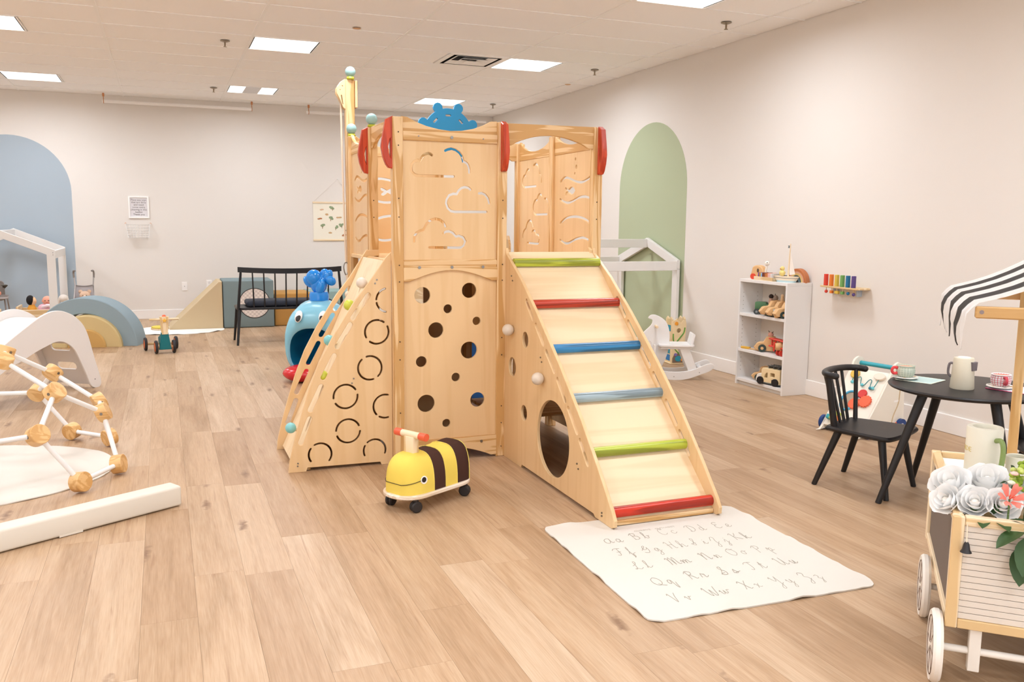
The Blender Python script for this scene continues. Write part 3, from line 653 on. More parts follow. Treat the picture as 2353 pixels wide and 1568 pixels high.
# --- ship wheel on the back rail
WC = (1.83, 1.945)
def wheel_pts():
    P = []; Rr_ = .172
    for k in range(8):
        a = 22.5+45*k
        P += [(WC[0]+Rr_*math.cos(R(t)), WC[1]+Rr_*math.sin(R(t))) for t in (a-22.5+2+3*i for i in range(0, 5))]
        kc = (WC[0]+.19*math.cos(R(a)), WC[1]+.19*math.sin(R(a)))
        P += [(kc[0]+.031*math.cos(R(a+t)), kc[1]+.031*math.sin(R(a+t))) for t in range(-115, 116, 23)]
        P += [(WC[0]+Rr_*math.cos(R(t)), WC[1]+Rr_*math.sin(R(t))) for t in (a+9+3*i for i in range(0, 5))]
    return P
wh = []
for k in range(8):
    a = R(45*k); c = (WC[0]+.127*math.cos(a), WC[1]+.127*math.sin(a)); tn = (-math.sin(a)*.013, math.cos(a)*.013)
    wh.append(slot((c[0]-tn[0], c[1]-tn[1]), (c[0]+tn[0], c[1]+tn[1]), .017))
o = tp('ship_wheel', plate(wheel_pts(), wh, .018, XZ(5.80), .002), M('1F7FAE', .4, var=.06), label='blue ship wheel')
obj('wheel_axle', cy(Vector((WC[0], 5.78, WC[1]))+TO, Vector((WC[0], 5.88, WC[1]-.0))+TO, .02), STEEL, o)
tp('wheel_bracket', bx(WC[0]-.03, WC[0]+.03, 5.832, 5.85, 1.80, 1.99, bev=.003), PINE['z'])
# --- slide behind the tower
bm = B(); bar(bm, (2.085, 5.90, 1.12), (2.085, 7.35, .22), .46, .02, (0, .9, 1.4)); bar(bm, (2.085, 7.34, .222), (2.085, 7.75, .12), .46, .02); tp('slide_bed', bm, M('2F74C0', .3))
sg = [(5.89, 1.10), (5.89, 1.2), (5.92, 1.26), (6.0, 1.26), (6.07, 1.2), (7.4, .36), (7.8, .22), (7.8, .06), (7.3, .15)]
for x in (1.845, 2.325): tp('slide_side', plate(sg, [], .018, YZ(x), .002), LIGHTW['y'])

t = thing('storage_bin', (2.17, 6.42, 0), 'blue plastic bin under the slide, seen through a round hole', 'storage bin')
bm = B(); loft(bm, [[Vector((x, y, z)) for x, y in rrect(-.17*f, -.16*f, .17*f, .16*f, .04)] for f, z in ((.85, .002), (1, .46), (1.06, .46), (1.06, .49), (.98, .49), (.83, .02))], cap=True); obj('bin_body', bm, M('2C6FC4', .35), t)
for s in (-1, 1): obj('bin_handle', bx(s*.185-.012, s*.185+.012, -.05, .05, .4, .44, bev=.004), M('2C6FC4', .35), t)
# ================================================================== LEFT SIDE AND BACK
def soft(col): return M(col, .7, .2, bump=.15, bscale=500)
# ---- white house frames
def house(loc, rz, dep, lab, hw=.575, eave=.985, apex=1.225):
    """gables at y=0 and y=dep, ridge along y"""
    t = thing('house_frame', loc, lab, 'house frame', 'white play house frames', rz)
    m = M('E4E1DD', .4)
    W_, T_ = .085, .034
    for y in (0, dep):
        for s in (-1, 1):
            sl_ = (apex-eave)/hw*W_
            obj('post', plate([(s*hw, 0), (s*hw, eave-W_-.001), (s*(hw-W_), eave-W_+sl_-.001), (s*(hw-W_), 0)], [], T_, XZ(y), .002), m, t)
            p, q = Vector((s*(hw+.0), y, eave)), Vector((0, y, apex))
            P = [(p.x, p.z), (s*.0005, q.z), (s*.0005, q.z-W_), (p.x, p.z-W_)]
            if s < 0: P = P[::-1]
            obj('rafter', plate(P, [], T_, XZ(y), .002), m, t)
            for dz in (.03, .055): obj('screw', cy((s*(hw-.02), y-T_/2-.0015, eave-dz), (s*(hw-.02), y-T_/2+.001, eave-dz), .005, None, 8), STEEL, t)
    obj('ridge_beam', bx(-T_/2, T_/2, T_/2, dep-T_/2, apex-.1, apex-.012, bev=.003), m, t)
    for s in (-1, 1): obj('eave_rail', bx(s*(hw-T_/2)-T_/2, s*(hw-T_/2)+T_/2, T_/2, dep-T_/2, eave-.1, eave-.008, bev=.003), m, t)
    return t
house((-1.765, 11.56, 0), 0, 1.18, 'white timber house frame in front of the blue arch')
house((3.56, 8.07, 0), R(-90), 1.19, 'white timber house frame in front of the green arch', .61, 1.0, 1.21)
# ---- white slide with two rounded side boards
t = thing('toddler_slide', (-.568, 7.681, 0), 'white toddler slide with rounded sides and a slotted ladder end', 'slide', rz=R(55+180))
prof = [(-.01,.004),(-.06,.0),(-.085,.02),(-.09,.05),(-.069,.12),(-.024,.251),(.019,.395),(.055,.483),(.103,.545),(.181,.605),(.279,.645),(.357,.658),(.434,.652),(.53,.625),(.644,.575),(.755,.523),(.862,.469),(1.0,.395),(1.2,.285),(1.36,.2),(1.46,.15),(1.52,.10),(1.5,.03),(1.46,.0),(1.3,.0),(1.22,.1),(1.1,.18),(.93,.261),(.843,.298),(.718,.333),(.588,.377),(.493,.402),(.415,.422),(.356,.427),(.298,.416),(.24,.386),(.191,.345),(.155,.292),(.109,.202),(.063,.111),(.03,.035)]
SW = M('E6E1DD', .35)
prof = [tuple(v)[:2] for v in smoothpts([(*p, 0) for p in prof], 3, closed=True)]
for y in (-.01, -.40): obj('side_board', plate(prof, [], .018, XZ(y), .003), SW, t)
bm = B(); rings = []
top = [(.19, .55), (.27, .585), (.36, .6), (.45, .592), (.55, .56), (.7, .49), (.9, .395), (1.2, .235), (1.4, .13), (1.48, .09)]
for s, z in [tuple(v)[:2] for v in smoothpts([(*p, 0) for p in top], 4)]: rings.append([(s, -.021, z), (s, -.389, z), (s, -.389, z-.012), (s, -.021, z-.012)])
loft(bm, rings); obj('slide_bed', bm, SW, t)
la = Vector((-.02, 0, .03)); lb = Vector((.18, 0, .56)); ld_ = (lb-la).normalized(); LL = (lb-la).length
lm = Matrix(((ld_.x, 0, -ld_.z, la.x), (0, 1, 0, -.205), (ld_.z, 0, ld_.x, la.z), (0, 0, 0, 1)))
obj('ladder_board', plate([(0, -.184), (LL, -.184), (LL, .184), (0, .184)], [rrect(a, -.09, a+.07, .09, .03) for a in (.13, .30)], .016, lm, .003), SW, t)
for y in (-.012, -.398): obj('screw', cy((-.02, y+.012, .07), (-.02, y-.012, .07), .004, None, 8), DARK, t)
# ---- climbing dome of white rods and wooden joints
def dome_verts():
    ph = (1+5**.5)/2; V = set()
    for base in ((0, 1, 3*ph), (1, 2+ph, 2*ph), (ph, 2, 2*ph+1)):
        for k in range(8):
            p = [base[i]*(1 if k >> i & 1 else -1) for i in range(3)]
            for e in ((p[0], p[1], p[2]), (p[2], p[0], p[1]), (p[1], p[2], p[0])): V.add(tuple(round(c, 5)+0.0 for c in e))
    ax = Vector((0, 1, ph)).normalized(); tq = Vector((1, 0, 0)); bq = ax.cross(tq)
    W_ = [Vector((Vector(v).dot(tq), Vector(v).dot(bq), Vector(v).dot(ax)))/2 for v in sorted(V)]
    return [v for v in W_ if v.z > .3]
dv_ = dome_verts(); zmin = min(v.z for v in dv_); A_ = .329; SZ = .911; th = R(60.7)
DP = []
for v in dv_:
    r_ = Matrix.Rotation(th, 3, 'Z') @ Vector((v.x, v.y, 0)); DP.append(Vector((r_.x*A_, r_.y*A_, (v.z-zmin)*A_*SZ+.057)))
t = thing('climbing_dome', (-1.037, 5.224, 0), 'low climbing dome of white rods and round wooden joints', 'climbing dome')
rodm = M('E8E6E4', .35); jm = wood('E0B880', 'CFA064', 'x', 14, .4, .5)
for i in range(len(DP)):
    for j in range(i):
        if (dv_[i]-dv_[j]).length < 1.05: obj('rod', cy(DP[i], DP[j], .0125, None, 12), rodm, t)
for p in DP:
    n = Vector((p.x, p.y, (p.z+.1)*.8)).normalized(); bm = B(); cyl(bm, p-n*.03, p+n*.03, .05, None, 28)
    bmesh.ops.bevel(bm, geom=[e for e in bm.edges if len(e.link_faces) == 2 and e.calc_face_angle(0) > 1], offset=.003, segments=1, affect='EDGES')
    o = obj('joint', bm, jm, t)
    if p.z > .1: obj('joint_bolt', cy(p+n.cross(Vector((0, 0, 1))).normalized()*.048, p+n.cross(Vector((0, 0, 1))).normalized()*.051, .008, None, 10), STEEL, o)
# ---- cloth mats
def mat_mesh(outline, th=.004, amp=.004, seed=1):
    """soft cloth: outline polygon, rippled edge, solid"""
    bm = B(); rg = random.Random(seed)
    c = Vector((sum(p[0] for p in outline)/len(outline), sum(p[1] for p in outline)/len(outline), 0)); rings = []
    n = len(outline)
    ed = [max(0, math.sin(k*.9)*math.sin(k*.37+seed)+.2*rg.random())*amp for k in range(n)]
    def zz(x, y): return .0006+.0009*(noise.noise(Vector((x*3, y*3, seed)))+1)
    top = []
    for f in (1, .97, .9, .7, .45, .2): top.append([bm.verts.new((c.x+(p[0]-c.x)*f, c.y+(p[1]-c.y)*f, th+zz(p[0]*f, p[1]*f)+(ed[k] if f == 1 else (ed[k]*.4 if f == .97 else 0)))) for k, p in enumerate(outline)])
    bot = [bm.verts.new((p[0], p[1], .0005+ed[k])) for k, p in enumerate(outline)]
    for A, C in zip([bot]+top, top):
        for k in range(n): bm.faces.new((A[k], A[(k+1) % n], C[(k+1) % n], C[k]))
    cv = bm.verts.new((c.x, c.y, th+.001))
    for k in range(n): bm.faces.new((top[-1][k], top[-1][(k+1) % n], cv))
    return bm
MATC = M('D6D0C6', .8, .2, bump=.08, bscale=700)
tag(obj('round_mat', mat_mesh([(.78*math.cos(t)*.99, .64*math.sin(t)) for t in [2*math.pi*k/72 for k in range(72)]], seed=2), MATC, None, (-1.07, 5.195, 0)), 'large round cream mat under the climbing dome', 'mat')
tag(obj('round_mat', mat_mesh([(.55*math.cos(t), .42*math.sin(t)) for t in [2*math.pi*k/64 for k in range(64)]], seed=5, amp=.012), M('F0EDE6', .8), None, (.12, 11.42, 0)), 'small white round mat under the tan wedge', 'mat')
# ---- foam balance beam
t = thing('balance_beam', (-.75, 3.93, 0), 'long cream padded balance beam on the floor at left', 'balance beam', rz=R(29.2))
obj('beam_pad', bx(-1.0, .87, -.05, .05, .004, .1, bev=.012, seg=3), M('DCD5C8', .55, .3), t)
for x in (-.6, .35): obj('stitched_flap', bx(x-.05, x+.05, -.051, -.049, .003, .012), M('DED5C6', .6), t)
# ---- foam arches
ta = thing('foam_arch', (-.82, 10.28, 0), 'large dusty blue foam arch', 'foam arch', 'nesting foam arches', rz=R(-15))
def arch_face(ro, ri, rise=1.0):
    return [(ro*math.cos(R(a)), rise*ro*math.sin(R(a))+.0) for a in range(0, 181, 5)]+[(ri*math.cos(R(a)), rise*ri*math.sin(R(a))) for a in range(180, -1, -5)]
mBl = soft('8B9CA3'); mTn = soft('C9B382'); mTn2 = soft('C39C5E')
o = obj('foam_body', plate(arch_face(.525, .365, .97), [], .33, XZ(.165) @ Matrix.Translation((0, .002, 0)), .008), mBl, ta)
ta = thing('foam_arch', (-.80, 10.185, 0), 'medium tan foam arch nested under the blue one', 'foam arch', 'nesting foam arches', rz=R(-12))
obj('foam_body', plate(arch_face(.335, .195, .97), [], .33, XZ(.165) @ Matrix.Translation((0, .002, 0)), .014), mTn, ta)
ta = thing('foam_arch', (-.80, 10.16, 0), 'small solid ochre foam half round inside the tan arch', 'foam arch', 'nesting foam arches', rz=R(-12))
obj('foam_body', plate([(.18*math.cos(R(a)), .18*math.sin(R(a))) for a in range(0, 181, 6)], [], .33, XZ(.165) @ Matrix.Translation((0, .002, 0)), .012), mTn2, ta)
# ---- foam wedge, cube and block
tag(obj('foam_wedge', plate([(-.62, 0.0075), (0, 0.0075), (0, .585), (-.03, .585), (-.62, .02)], [], .6, XZ(.3), .006), soft('CBB693'), None, (.655, 11.48, 0)), 'tan foam wedge leaning against the blue cube', 'foam wedge')
t = thing('foam_cube', (.98, 11.79, 0), 'grey blue foam cube with a checked circle', 'foam cube')
obj('foam_body', bx(-.31, .31, -.3, .3, .002, .6, bev=.015, seg=3), soft('7B8A8C'), t)
obj('circle_piping', tube(B(), [(.07+.188*math.cos(a), -.301, .31+.188*math.sin(a)) for a in [2*math.pi*k/48 for k in range(48)]], .005, 6, closed=True), DARK, t)
def checker():
    m = bpy.data.materials.new('mat_checked_cloth'); m.use_nodes = True; nt = m.node_tree; b = nt.nodes['Principled BSDF']
    tc = nt.nodes.new('ShaderNodeTexCoord'); c = nt.nodes.new('ShaderNodeTexChecker'); c.inputs['Scale'].default_value = 38
    c.inputs['Color1'].default_value = lin('E6DCD4'); c.inputs['Color2'].default_value = lin('CFC3BC'); nt.links.new(tc.outputs['Object'], c.inputs['Vector']); nt.links.new(c.outputs[0], b.inputs['Base Color']); b.inputs['Roughness'].default_value = .7; return m
obj('checked_circle', cy((.07, -.3035, .31), (.07, -.296, .31), .186, None, 40), checker(), t)
tag(obj('foam_block', bx(-.24, .24, -.3, .3, .002, .42, bev=.015, seg=3), soft('B98B4C'), None, (1.545, 11.86, 0)), 'ochre foam block behind the black bench', 'foam block')
tag(obj('foam_block', bx(-.42, .42, -.25, .25, .002, .4, bev=.015, seg=3), soft('8FA9A6'), None, (2.23, 12.3, 0)), 'pale teal foam block behind the right end of the bench', 'foam block')
# ---- black spindle bench seen from behind
t = thing('spindle_bench', (1.295, 10.08, 0), 'long black spindle-back bench with a dark cushion', 'bench')
mb = M('1A1718', .42)
seat = rrect(-.575, -.21, .575, .235, .07)
obj('seat', plate(seat, [], .025, Matrix.Translation((0, 0, .395)), .006), mb, t)
rail = [(x, -.235-.05*(1-(x/.56)**2)+.03, .825-.018*(1-(x/.56)**2)) for x in [-.56+.08*k for k in range(15)]]
bm = B(); rings = []
for x, y, z in rail: rings.append([(x, y-.012, z-.028), (x, y+.012, z-.028), (x, y+.012, z+.028), (x, y-.012, z+.028)])
loft(bm, rings); obj('top_rail', bm, mb, t)
for k in range(8):
    x = -.41+.118*k; xt = x; obj('spindle', cy((x*.97, -.195, .40), (xt, -.235-.05*(1-(xt/.56)**2)+.03, .80), .0085, .0075, 8), mb, t)
for s in (-1, 1):
    obj('back_post', cy((s*.565, -.2, .39), (s*.53, -.215, .80), .017, .013, 10), mb, t)
    obj('leg', cy((s*.55, -.18, .39), (s*.585, -.25, 0), .02, .012, 10), mb, t); obj('leg', cy((s*.55, .18, .39), (s*.585, .235, 0), .02, .012, 10), mb, t)
tag(obj('bench_cushion', bx(-.47, .47, -.18, .2, .409, .475, bev=.028, seg=4), M('2B2E38', .85, bump=.2, bscale=300), None, (1.295, 10.09, 0)), 'dark navy seat cushion on the black bench', 'cushion')
# ---- blue whale
t = thing('whale_toy', (1.23, 7.62, 0), 'glossy light blue whale with open mouth and water spout', 'whale toy', rz=R(-26))
WB = M('86C3D8', .25, .5); WD = M('1A7FA6', .3); WS = M('1E88DE', .15, .6)
def whale_ring(y, hw, zt, zb, n=32, lean=0):
    P = []
    for k in range(n):
        a = 2*math.pi*k/n; cx_ = math.cos(a); sx = math.sin(a)
        P.append(Vector((hw*math.copysign(abs(cx_)**.85, cx_), y-lean*sx*.5, (zt+zb)/2+(zt-zb)/2*math.copysign(abs(sx)**.8, sx))))
    return P
bm = B()
Y_ = [(-.205, .212, .475, .05, 32, .03), (-.20, .235, .53, .03, 32, .05), (-.17, .25, .60, .015, 32, .05), (-.11, .258, .655, .005, 32, .03), (0, .26, .685, .003), (.12, .255, .67, .003), (.26, .24, .62, .01), (.42, .2, .55, .05), (.56, .15, .50, .14), (.66, .09, .47, .24), (.72, .05, .46, .31)]
rings = [whale_ring(*r) for r in Y_]
inner = [[Vector((p.x*.94, p.y+.015, (p.z-.26)*.94+.25)) for p in rings[0]]]
cav = [[Vector((p.x*f, y, (p.z-.26)*f+.25)) for p in rings[0]] for f, y in ((.93, -.1), (.86, .08), (.7, .22), (.2, .3))]
loft(bm, rings, cap=False); bm.faces.new([v for v in bm.verts if abs(v.co.y-.72) < 1e-5])
loft(bm, [rings[0]]+inner, cap=False); bmesh.ops.remove_doubles(bm, verts=bm.verts[:], dist=1e-4); obj('body', bm, WB, t, smooth=60)
bm = B(); loft(bm, inner+cav, cap=False); bm.faces.new([v for v in bm.verts if abs(v.co.y-.3) < 1e-5]); obj('mouth_lining', bm, WD, t, smooth=60)
# fluted tail and side fin
bm = B(); sph(bm, (.0, .78, .50), .12, (1.5, .8, .3), rot=Matrix.Rotation(.4, 3, 'X')); obj('tail', bm, WB, t)
for s in (-1, 1): obj('fin', sph(B(), (s*.27, .08, .16), .11, (.3, .9, .6)), WB, t)
# lip
bm = B(); sph(bm, (-.06, -.25, .075), .2, (.92, .68, .38), 20, 12); obj('lower_lip', bm, M('D0252B', .2, .6), t)
# eyes
for s in (-1, 1):
    o = obj('eye_white', sph(B(), (s*.105, -.228, .555), .05, (.72, .3, 1.1), 18, 12, Matrix.Rotation(R(-30), 3, 'X') @ Matrix.Rotation(R(s*14), 3, 'Z')), M('F4F1EE', .3), t)
    obj('pupil', sph(B(), (s*.104, -.244, .545), .034, (.74, .22, 1.05), 16, 10, Matrix.Rotation(R(-30), 3, 'X') @ Matrix.Rotation(R(s*14), 3, 'Z')), M('26211F', .4), o)
# spout
o = obj('spout_base', lathe(B(), [(0, 0), (.082, 0), (.084, .05), (.074, .075), (.0, .075)], 24, (0, .02, .672)), WS, t)
for (x, y, z, r, sc, ry) in ((0, .02, .82, .075, (1, .8, 1.25), 0), (-.035, 0, .87, .07, (1, .8, 1), -8), (.075, .02, .87, .05, (.8, .75, 1.5), 28), (-.09, .02, .83, .045, (.8, .75, 1.3), -40), (.11, .0, .845, .045, (1.1, .75, .9), 35), (.05, .03, .90, .042, (1, .8, 1.1), 10), (.03, -.03, .79, .05, (.8, .7, 1.4), 18)):
    obj('spout_lobe', sph(B(), (x, y, z), r, sc, 18, 12, Matrix.Rotation(R(ry), 3, 'Y')), WS, t)
# ---- small wooden trike
t = thing('wooden_trike', (-.045, 9.63, 0), 'small wooden four-wheel ride-on with teal base and star', 'ride-on toy', rz=R(8))
TE = M('0E6E74', .45); WD2 = LIGHTW['z']
obj('front_base', plate([(-.055, .045), (.055, .045), (.03, .21), (-.03, .21)], [], .05, XZ(-.14), .004), TE, t)
obj('frame_beam', bar(B(), (0, -.13, .17), (0, .15, .10), .05, .07, (0, 0, 1), .004), TE, t)
obj('steering_block', plate([(-.026, .2), (.026, .2), (.04, .375), (-.04, .375)], [], .05, XZ(-.145), .003), WD2, t)
obj('handlebar', cy((-.14, -.145, .35), (.14, -.145, .35), .011, None, 12), LIGHTW['x'], t)
for k in range(5): pass
obj('bell', lathe(B(), [(0, .022), (.012, .02), (.02, .008), (.022, 0), (0, 0)], 12, (0, -.145, .375)), M('E8653A', .4), t)
star = [((.024 if k % 2 == 0 else .011)*math.sin(R(36*k)), .34+(.024 if k % 2 == 0 else .011)*math.cos(R(36*k))) for k in range(10)]
obj('star', plate(star, [], .01, XZ(-.173), .001), M('E9B548', .45), t)
o = obj('seat', plate([(.085*math.cos(a)*(1 if math.cos(a) > 0 else 1), .05+.11*math.sin(a)) for a in [2*math.pi*k/28 for k in range(28)]], [], .016, Matrix.Translation((-.015, 0, .235)), .003), LIGHTW['y'], t)
obj('seat_pad', plate([(.08*math.cos(a), .05+.105*math.sin(a)) for a in [2*math.pi*k/28 for k in range(28)]], [], .014, Matrix.Translation((-.015, 0, .25)), .004), M('D8C44C', .6), o)
for y, hw in ((-.14, .085), (.15, .15)):
    obj('axle', cy((-hw, y, .068), (hw, y, .068), .013, None, 12), LIGHTW['x'], t)
    for s in (-1, 1):
        o = obj('tyre', lathe(B(), [(.05, -.014), (.062, -.014), (.068, -.006), (.068, .006), (.062, .014), (.05, .014)], 28, mt=Matrix.Translation((s*hw, y, .068)) @ Matrix.Rotation(R(90), 4, 'Y')), M('2B2728', .6), t)
        obj('wheel_disc', cy((s*hw-.012, y, .068), (s*hw+.012, y, .068), .052, None, 28), M('E8733A', .45), o)
# ---- doll stroller, dolls, crib things behind the slide
t = thing('doll_stroller', (-.97, 12.42, 0), 'grey fabric doll stroller by the blue arch', 'doll stroller')
gm = M('DAD5D6', .6); gh = M('8D8580', .6); ms = M('B9B4B2', .3, metal=.6)
for s in (-1, 1):
    obj('frame_tube', tube(B(), [(s*.13, .1, .02), (s*.125, -.02, .3), (s*.105, .06, .5), (s*.115, .08, .62)], .009, 8), ms, t)
    obj('grip', tube(B(), smoothpts([(s*.115, .08, .6), (s*.118, .08, .66), (s*.112, .06, .69), (s*.098, .03, .69)], 4), .012, 8), gh, t)
    obj('frame_tube', tube(B(), [(s*.115, -.12, .02), (s*.12, -.02, .3)], .009, 8), ms, t)
    for y in (-.12, .1): obj('wheel', cy((s*.125-.012, y, .035), (s*.125+.012, y, .035), .035, None, 16), gh, t)
bm = B(); rings = []
for z, hw, d, yo in ((.24, .13, .14, .0), (.30, .12, .12, .0), (.38, .11, .1, .03), (.5, .098, .03, .075)):
    rings.append([(-hw, yo, z), (-hw*.8, yo+d*.5, z), (hw*.8, yo+d*.5, z), (hw, yo, z)])
loft(bm, rings, closed=False, cap=False); bmesh.ops.solidify(bm, geom=bm.faces[:], thickness=.006); obj('fabric_back', bm, gm, t, smooth=60)
bm = B(); rings = [[(-.12, -.12, .3), (.12, -.12, .3)], [(-.125, -.03, .23), (.125, -.03, .23)], [(-.12, .06, .26), (.12, .06, .26)]]; loft(bm, rings, closed=False, cap=False); bmesh.ops.solidify(bm, geom=bm.faces[:], thickness=.006); obj('fabric_seat', bm, gm, t, smooth=60)
obj('fabric_trim', tube(B(), smoothpts([(-.098, .075, .505), (0, .09, .49), (.098, .075, .505)], 5), .006, 6), gh, t)
t = thing('plush_bear', (-.96, 12.40, .28), 'small tan plush bear sitting in the doll stroller', 'plush toy')
pf = M('D9B89E', .95, bump=.5, bscale=250)
obj('head', sph(B(), (0, -.02, .10), .062, (1.05, .9, .95)), pf, t); obj('body', sph(B(), (0, 0, .02), .06, (1, .8, 1)), M('E3C3C6', .95), t)
for s in (-1, 1): obj('ear', sph(B(), (s*.05, -.01, .15), .024, (1, .6, 1)), pf, t)
obj('muzzle', sph(B(), (0, -.07, .085), .022), M('E6CDB8', .9), t)
for s in (-1, 1): obj('eye', sph(B(), (s*.02, -.075, .105), .005), DARK, t)
# a crib box holding dolls
t = thing('doll_bed', (-1.36, 12.02, 0), 'small wooden doll bed behind the white slide', 'doll bed')
for y in (-.17, .17): obj('side_rail', bx(-.3, .3, y-.012, y+.012, .06, .26, bev=.003), LIGHTW['x'], t)
for x in (-.3, .3): obj('end_board', bx(x-.012, x+.012, -.18, .18, 0, .3, bev=.003), LIGHTW['z'], t)
obj('mattress', bx(-.28, .28, -.155, .155, .12, .22, bev=.02, seg=2), M('E9DEDA', .9), t)
t = thing('wooden_doll', (-1.52, 12.0, .22), 'wooden doll with black hair on the doll bed', 'doll')
obj('body', lathe(B(), [(0, 0), (.045, 0), (.05, .05), (.03, .09), (0, .1)], 18), M('E7A53F', .7), t)
o = obj('head', sph(B(), (0.008, 0, .135), .05, (.9, .9, 1.1)), M('E7BE93', .7), t)
obj('hair', sph(B(), (-.012, -.004, .145), .054, (.85, 1.0, 1.15)), M('14100F', .8), t)
t = thing('baby_doll', (-1.345, 11.98, .22), 'bald baby doll in pink clothes on the doll bed', 'doll')
sk = M('EBA48C', .55)
obj('head', sph(B(), (.0, -.02, .14), .056, (1, .95, 1.02)), sk, t); obj('dress', sph(B(), (-.02, 0, .05), .075, (1.2, .8, .75)), M('E6B5C4', .9, var=.12, vscale=40), t)
obj('arm', tube(B(), [(-.05, -.04, .06), (.0, -.07, .085), (.06, -.08, .08)], [.024, .022, .018], 10), M('E9D3DA', .9), t)
for s in (-1, 1): obj('eye', sph(B(), (s*.02, -.071, .145), .006, (1.6, 1, .6)), DARK, t)
obj('mouth', sph(B(), (0, -.071, .115), .008, (1.4, .6, .5)), M('C65A56', .5), t); obj('nose', sph(B(), (0, -.075, .13), .007), sk, t)
for s in (-1, 1): obj('ear', sph(B(), (s*.056, -.01, .135), .011, (.5, 1, 1.3)), sk, t)
t = thing('plush_bunny', (-1.2, 12.3, .2), 'floppy cream plush bunny between the posts of the house frame', 'plush toy')
pb = M('E8E0D6', .95, bump=.4, bscale=250)
obj('head', sph(B(), (0, 0, .155), .055, (1, .9, .9)), pb, t); obj('body', sph(B(), (0, 0, .05), .06, (.9, .8, 1.3)), pb, t)
for s in (-1, 1): obj('ear', sph(B(), (s*.05, -.01, .13), .03, (.5, .4, 2.0), 14, 10, Matrix.Rotation(R(-s*12), 3, 'Y')), pb, t); obj('leg', sph(B(), (s*.04, -.03, -.02), .03, (.8, 1, 1.4)), M('E9CFC9', .95), t)
tag(obj('bunny_stool', bx(-.09, .09, -.09, .09, 0, .165, bev=.01, seg=2), LIGHTW['x'], None, (-1.2, 12.3, 0)), 'low wooden block under the plush bunny', 'stool')
# doll high chair at the far left edge
t = thing('doll_high_chair', (-1.93, 12.05, 0), 'grey doll high chair at the left edge', 'doll chair')
for sx in (-1, 1):
    for sy in (-1, 1): obj('leg', cy((sx*.13, sy*.1, .4), (sx*.165, sy*.16, 0), .009, .009, 8), gh, t); 
    obj('leg_joint', sph(B(), (sx*.152, -.135, .14), .015), gh, t)
obj('tray', plate(rrect(-.15, -.13, .15, .06, .05), [], .025, Matrix.Translation((.015, -.08, .41)), .006), M('B9B3B3', .5), t)
obj('tray_rim', tube(B(), [(*p, .43) for p in [(a+.015, b-.08) for a, b in rrect(-.15, -.13, .15, .06, .05)]], .007, 6, closed=True), gh, t)
obj('seat_back', plate(rrect(-.11, 0, .11, .24, .04), [], .02, Matrix.Translation((0, .1, .36)) @ Matrix.Rotation(R(100), 4, 'X'), .004), M('8A8480', .7), t)
obj('canopy_arm', tube(B(), [(.1, .1, .5), (.13, .02, .545), (.1, -.05, .55)], [.012, .03, .006], 8, flat=.4), M('4A453C', .7), t)
tag(obj('toy_peach', sph(B(), (-1.855, 11.95, .46), .028), M('E99A80', .6)), 'small peach ball on the tray of the doll high chair', 'toy food')
tag(obj('wooden_crate', bx(-.1, .1, -.15, .15, 0, .32, bev=.004), LIGHTW['y'], None, (-1.86, 11.28, 0)), 'corner of a wooden crate at the left edge behind the slide', 'crate')
# ================================================================== CENTRE AND RIGHT
# ---- bee ride-on
BEE = thing('bee_rider', (1.16, 3.995, 0), 'yellow and brown striped bee ride-on toy with a smile', 'ride-on toy', rz=math.atan2(.31, .95)+R(11))
# local: x forward is -x (head at -x); length along x
YEL = M('E3C95A', .75, .25, bump=.1, bscale=500); BRN = M('452C24', .8, .2, bump=.1, bscale=500)
def bee_sec(x, n=20):
    L0, L1 = -.235, .225
    f = 1.0
    if x < L0+.12: f = math.sqrt(max(0, 1-((L0+.12-x)/.12)**2))
    if x > L1-.07: f = math.sqrt(max(0, 1-((x-L1+.07)/.07)**2))
    hw = .108*(.25+.75*f) if f > .02 else .02; h = (.19-.012*math.cos(x*9+.3))*(.45+.55*f)
    P = []
    for k in range(n+1):
        a = math.pi*k/n; c, s_ = math.cos(a), math.sin(a)
        P.append(Vector((x, hw*math.copysign(abs(c)**.62, c), .088+h*abs(s_)**.72)))
    return P
def band(x0, x1, mat, name):
    bm = B(); n = max(3, int((x1-x0)/.012)); rings = [bee_sec(x0+(x1-x0)*k/n) for k in range(n+1)]
    loft(bm, rings, closed=True, cap=True); return obj(name, bm, mat, BEE, smooth=50)
head = band(-.232, -.07, YEL, 'head'); band(-.07, .01, BRN, 'brown_stripe'); band(.01, .09, YEL, 'yellow_stripe'); band(.09, .19, BRN, 'brown_stripe'); band(.19, .224, YEL, 'yellow_tail')
for x in (-.07, .01, .09, .19):
    obj('piping', tube(B(), [v+Vector((0, v.y*.012, (v.z-.088)*.01)) for v in bee_sec(x)], .0022, 6), M('E8D36A' if x != .01 else 'E2CB62', .7), BEE)
base_o = rrect(-.245, -.118, .232, .118, .11, 8)
obj('base_board', plate(base_o, [], .02, Matrix.Translation((0, 0, .078)), .005), wood('EBDDCB', 'D8C3A8', 'x', 14, .4, .4), BEE)
for x, y, a in ((-.17, -.085, 20), (-.17, .085, -10), (.17, -.085, 60), (.17, .085, 10)):
    o = obj('caster', cy((x, y, .05), (x, y, .07), .014, None, 12), M('2A2422', .5), BEE)
    for k in (-1, 1):
        d_ = Vector((math.sin(R(a)), math.cos(R(a)), 0)); c_ = Vector((x, y, .028))
        obj('caster_wheel', lathe(B(), [(0, -.009), (.022, -.009), (.028, -.004), (.028, .004), (.022, .009), (0, .009)], 18, mt=Matrix.Translation(c_+d_*.0095*k) @ d_.to_track_quat('Z', 'Y').to_matrix().to_4x4()), M('2A2422', .5), o)
obj('handle_post', bx(-.135, -.095, -.032, .032, .25, .345, bev=.004, seg=2), LIGHTW['z'], BEE)
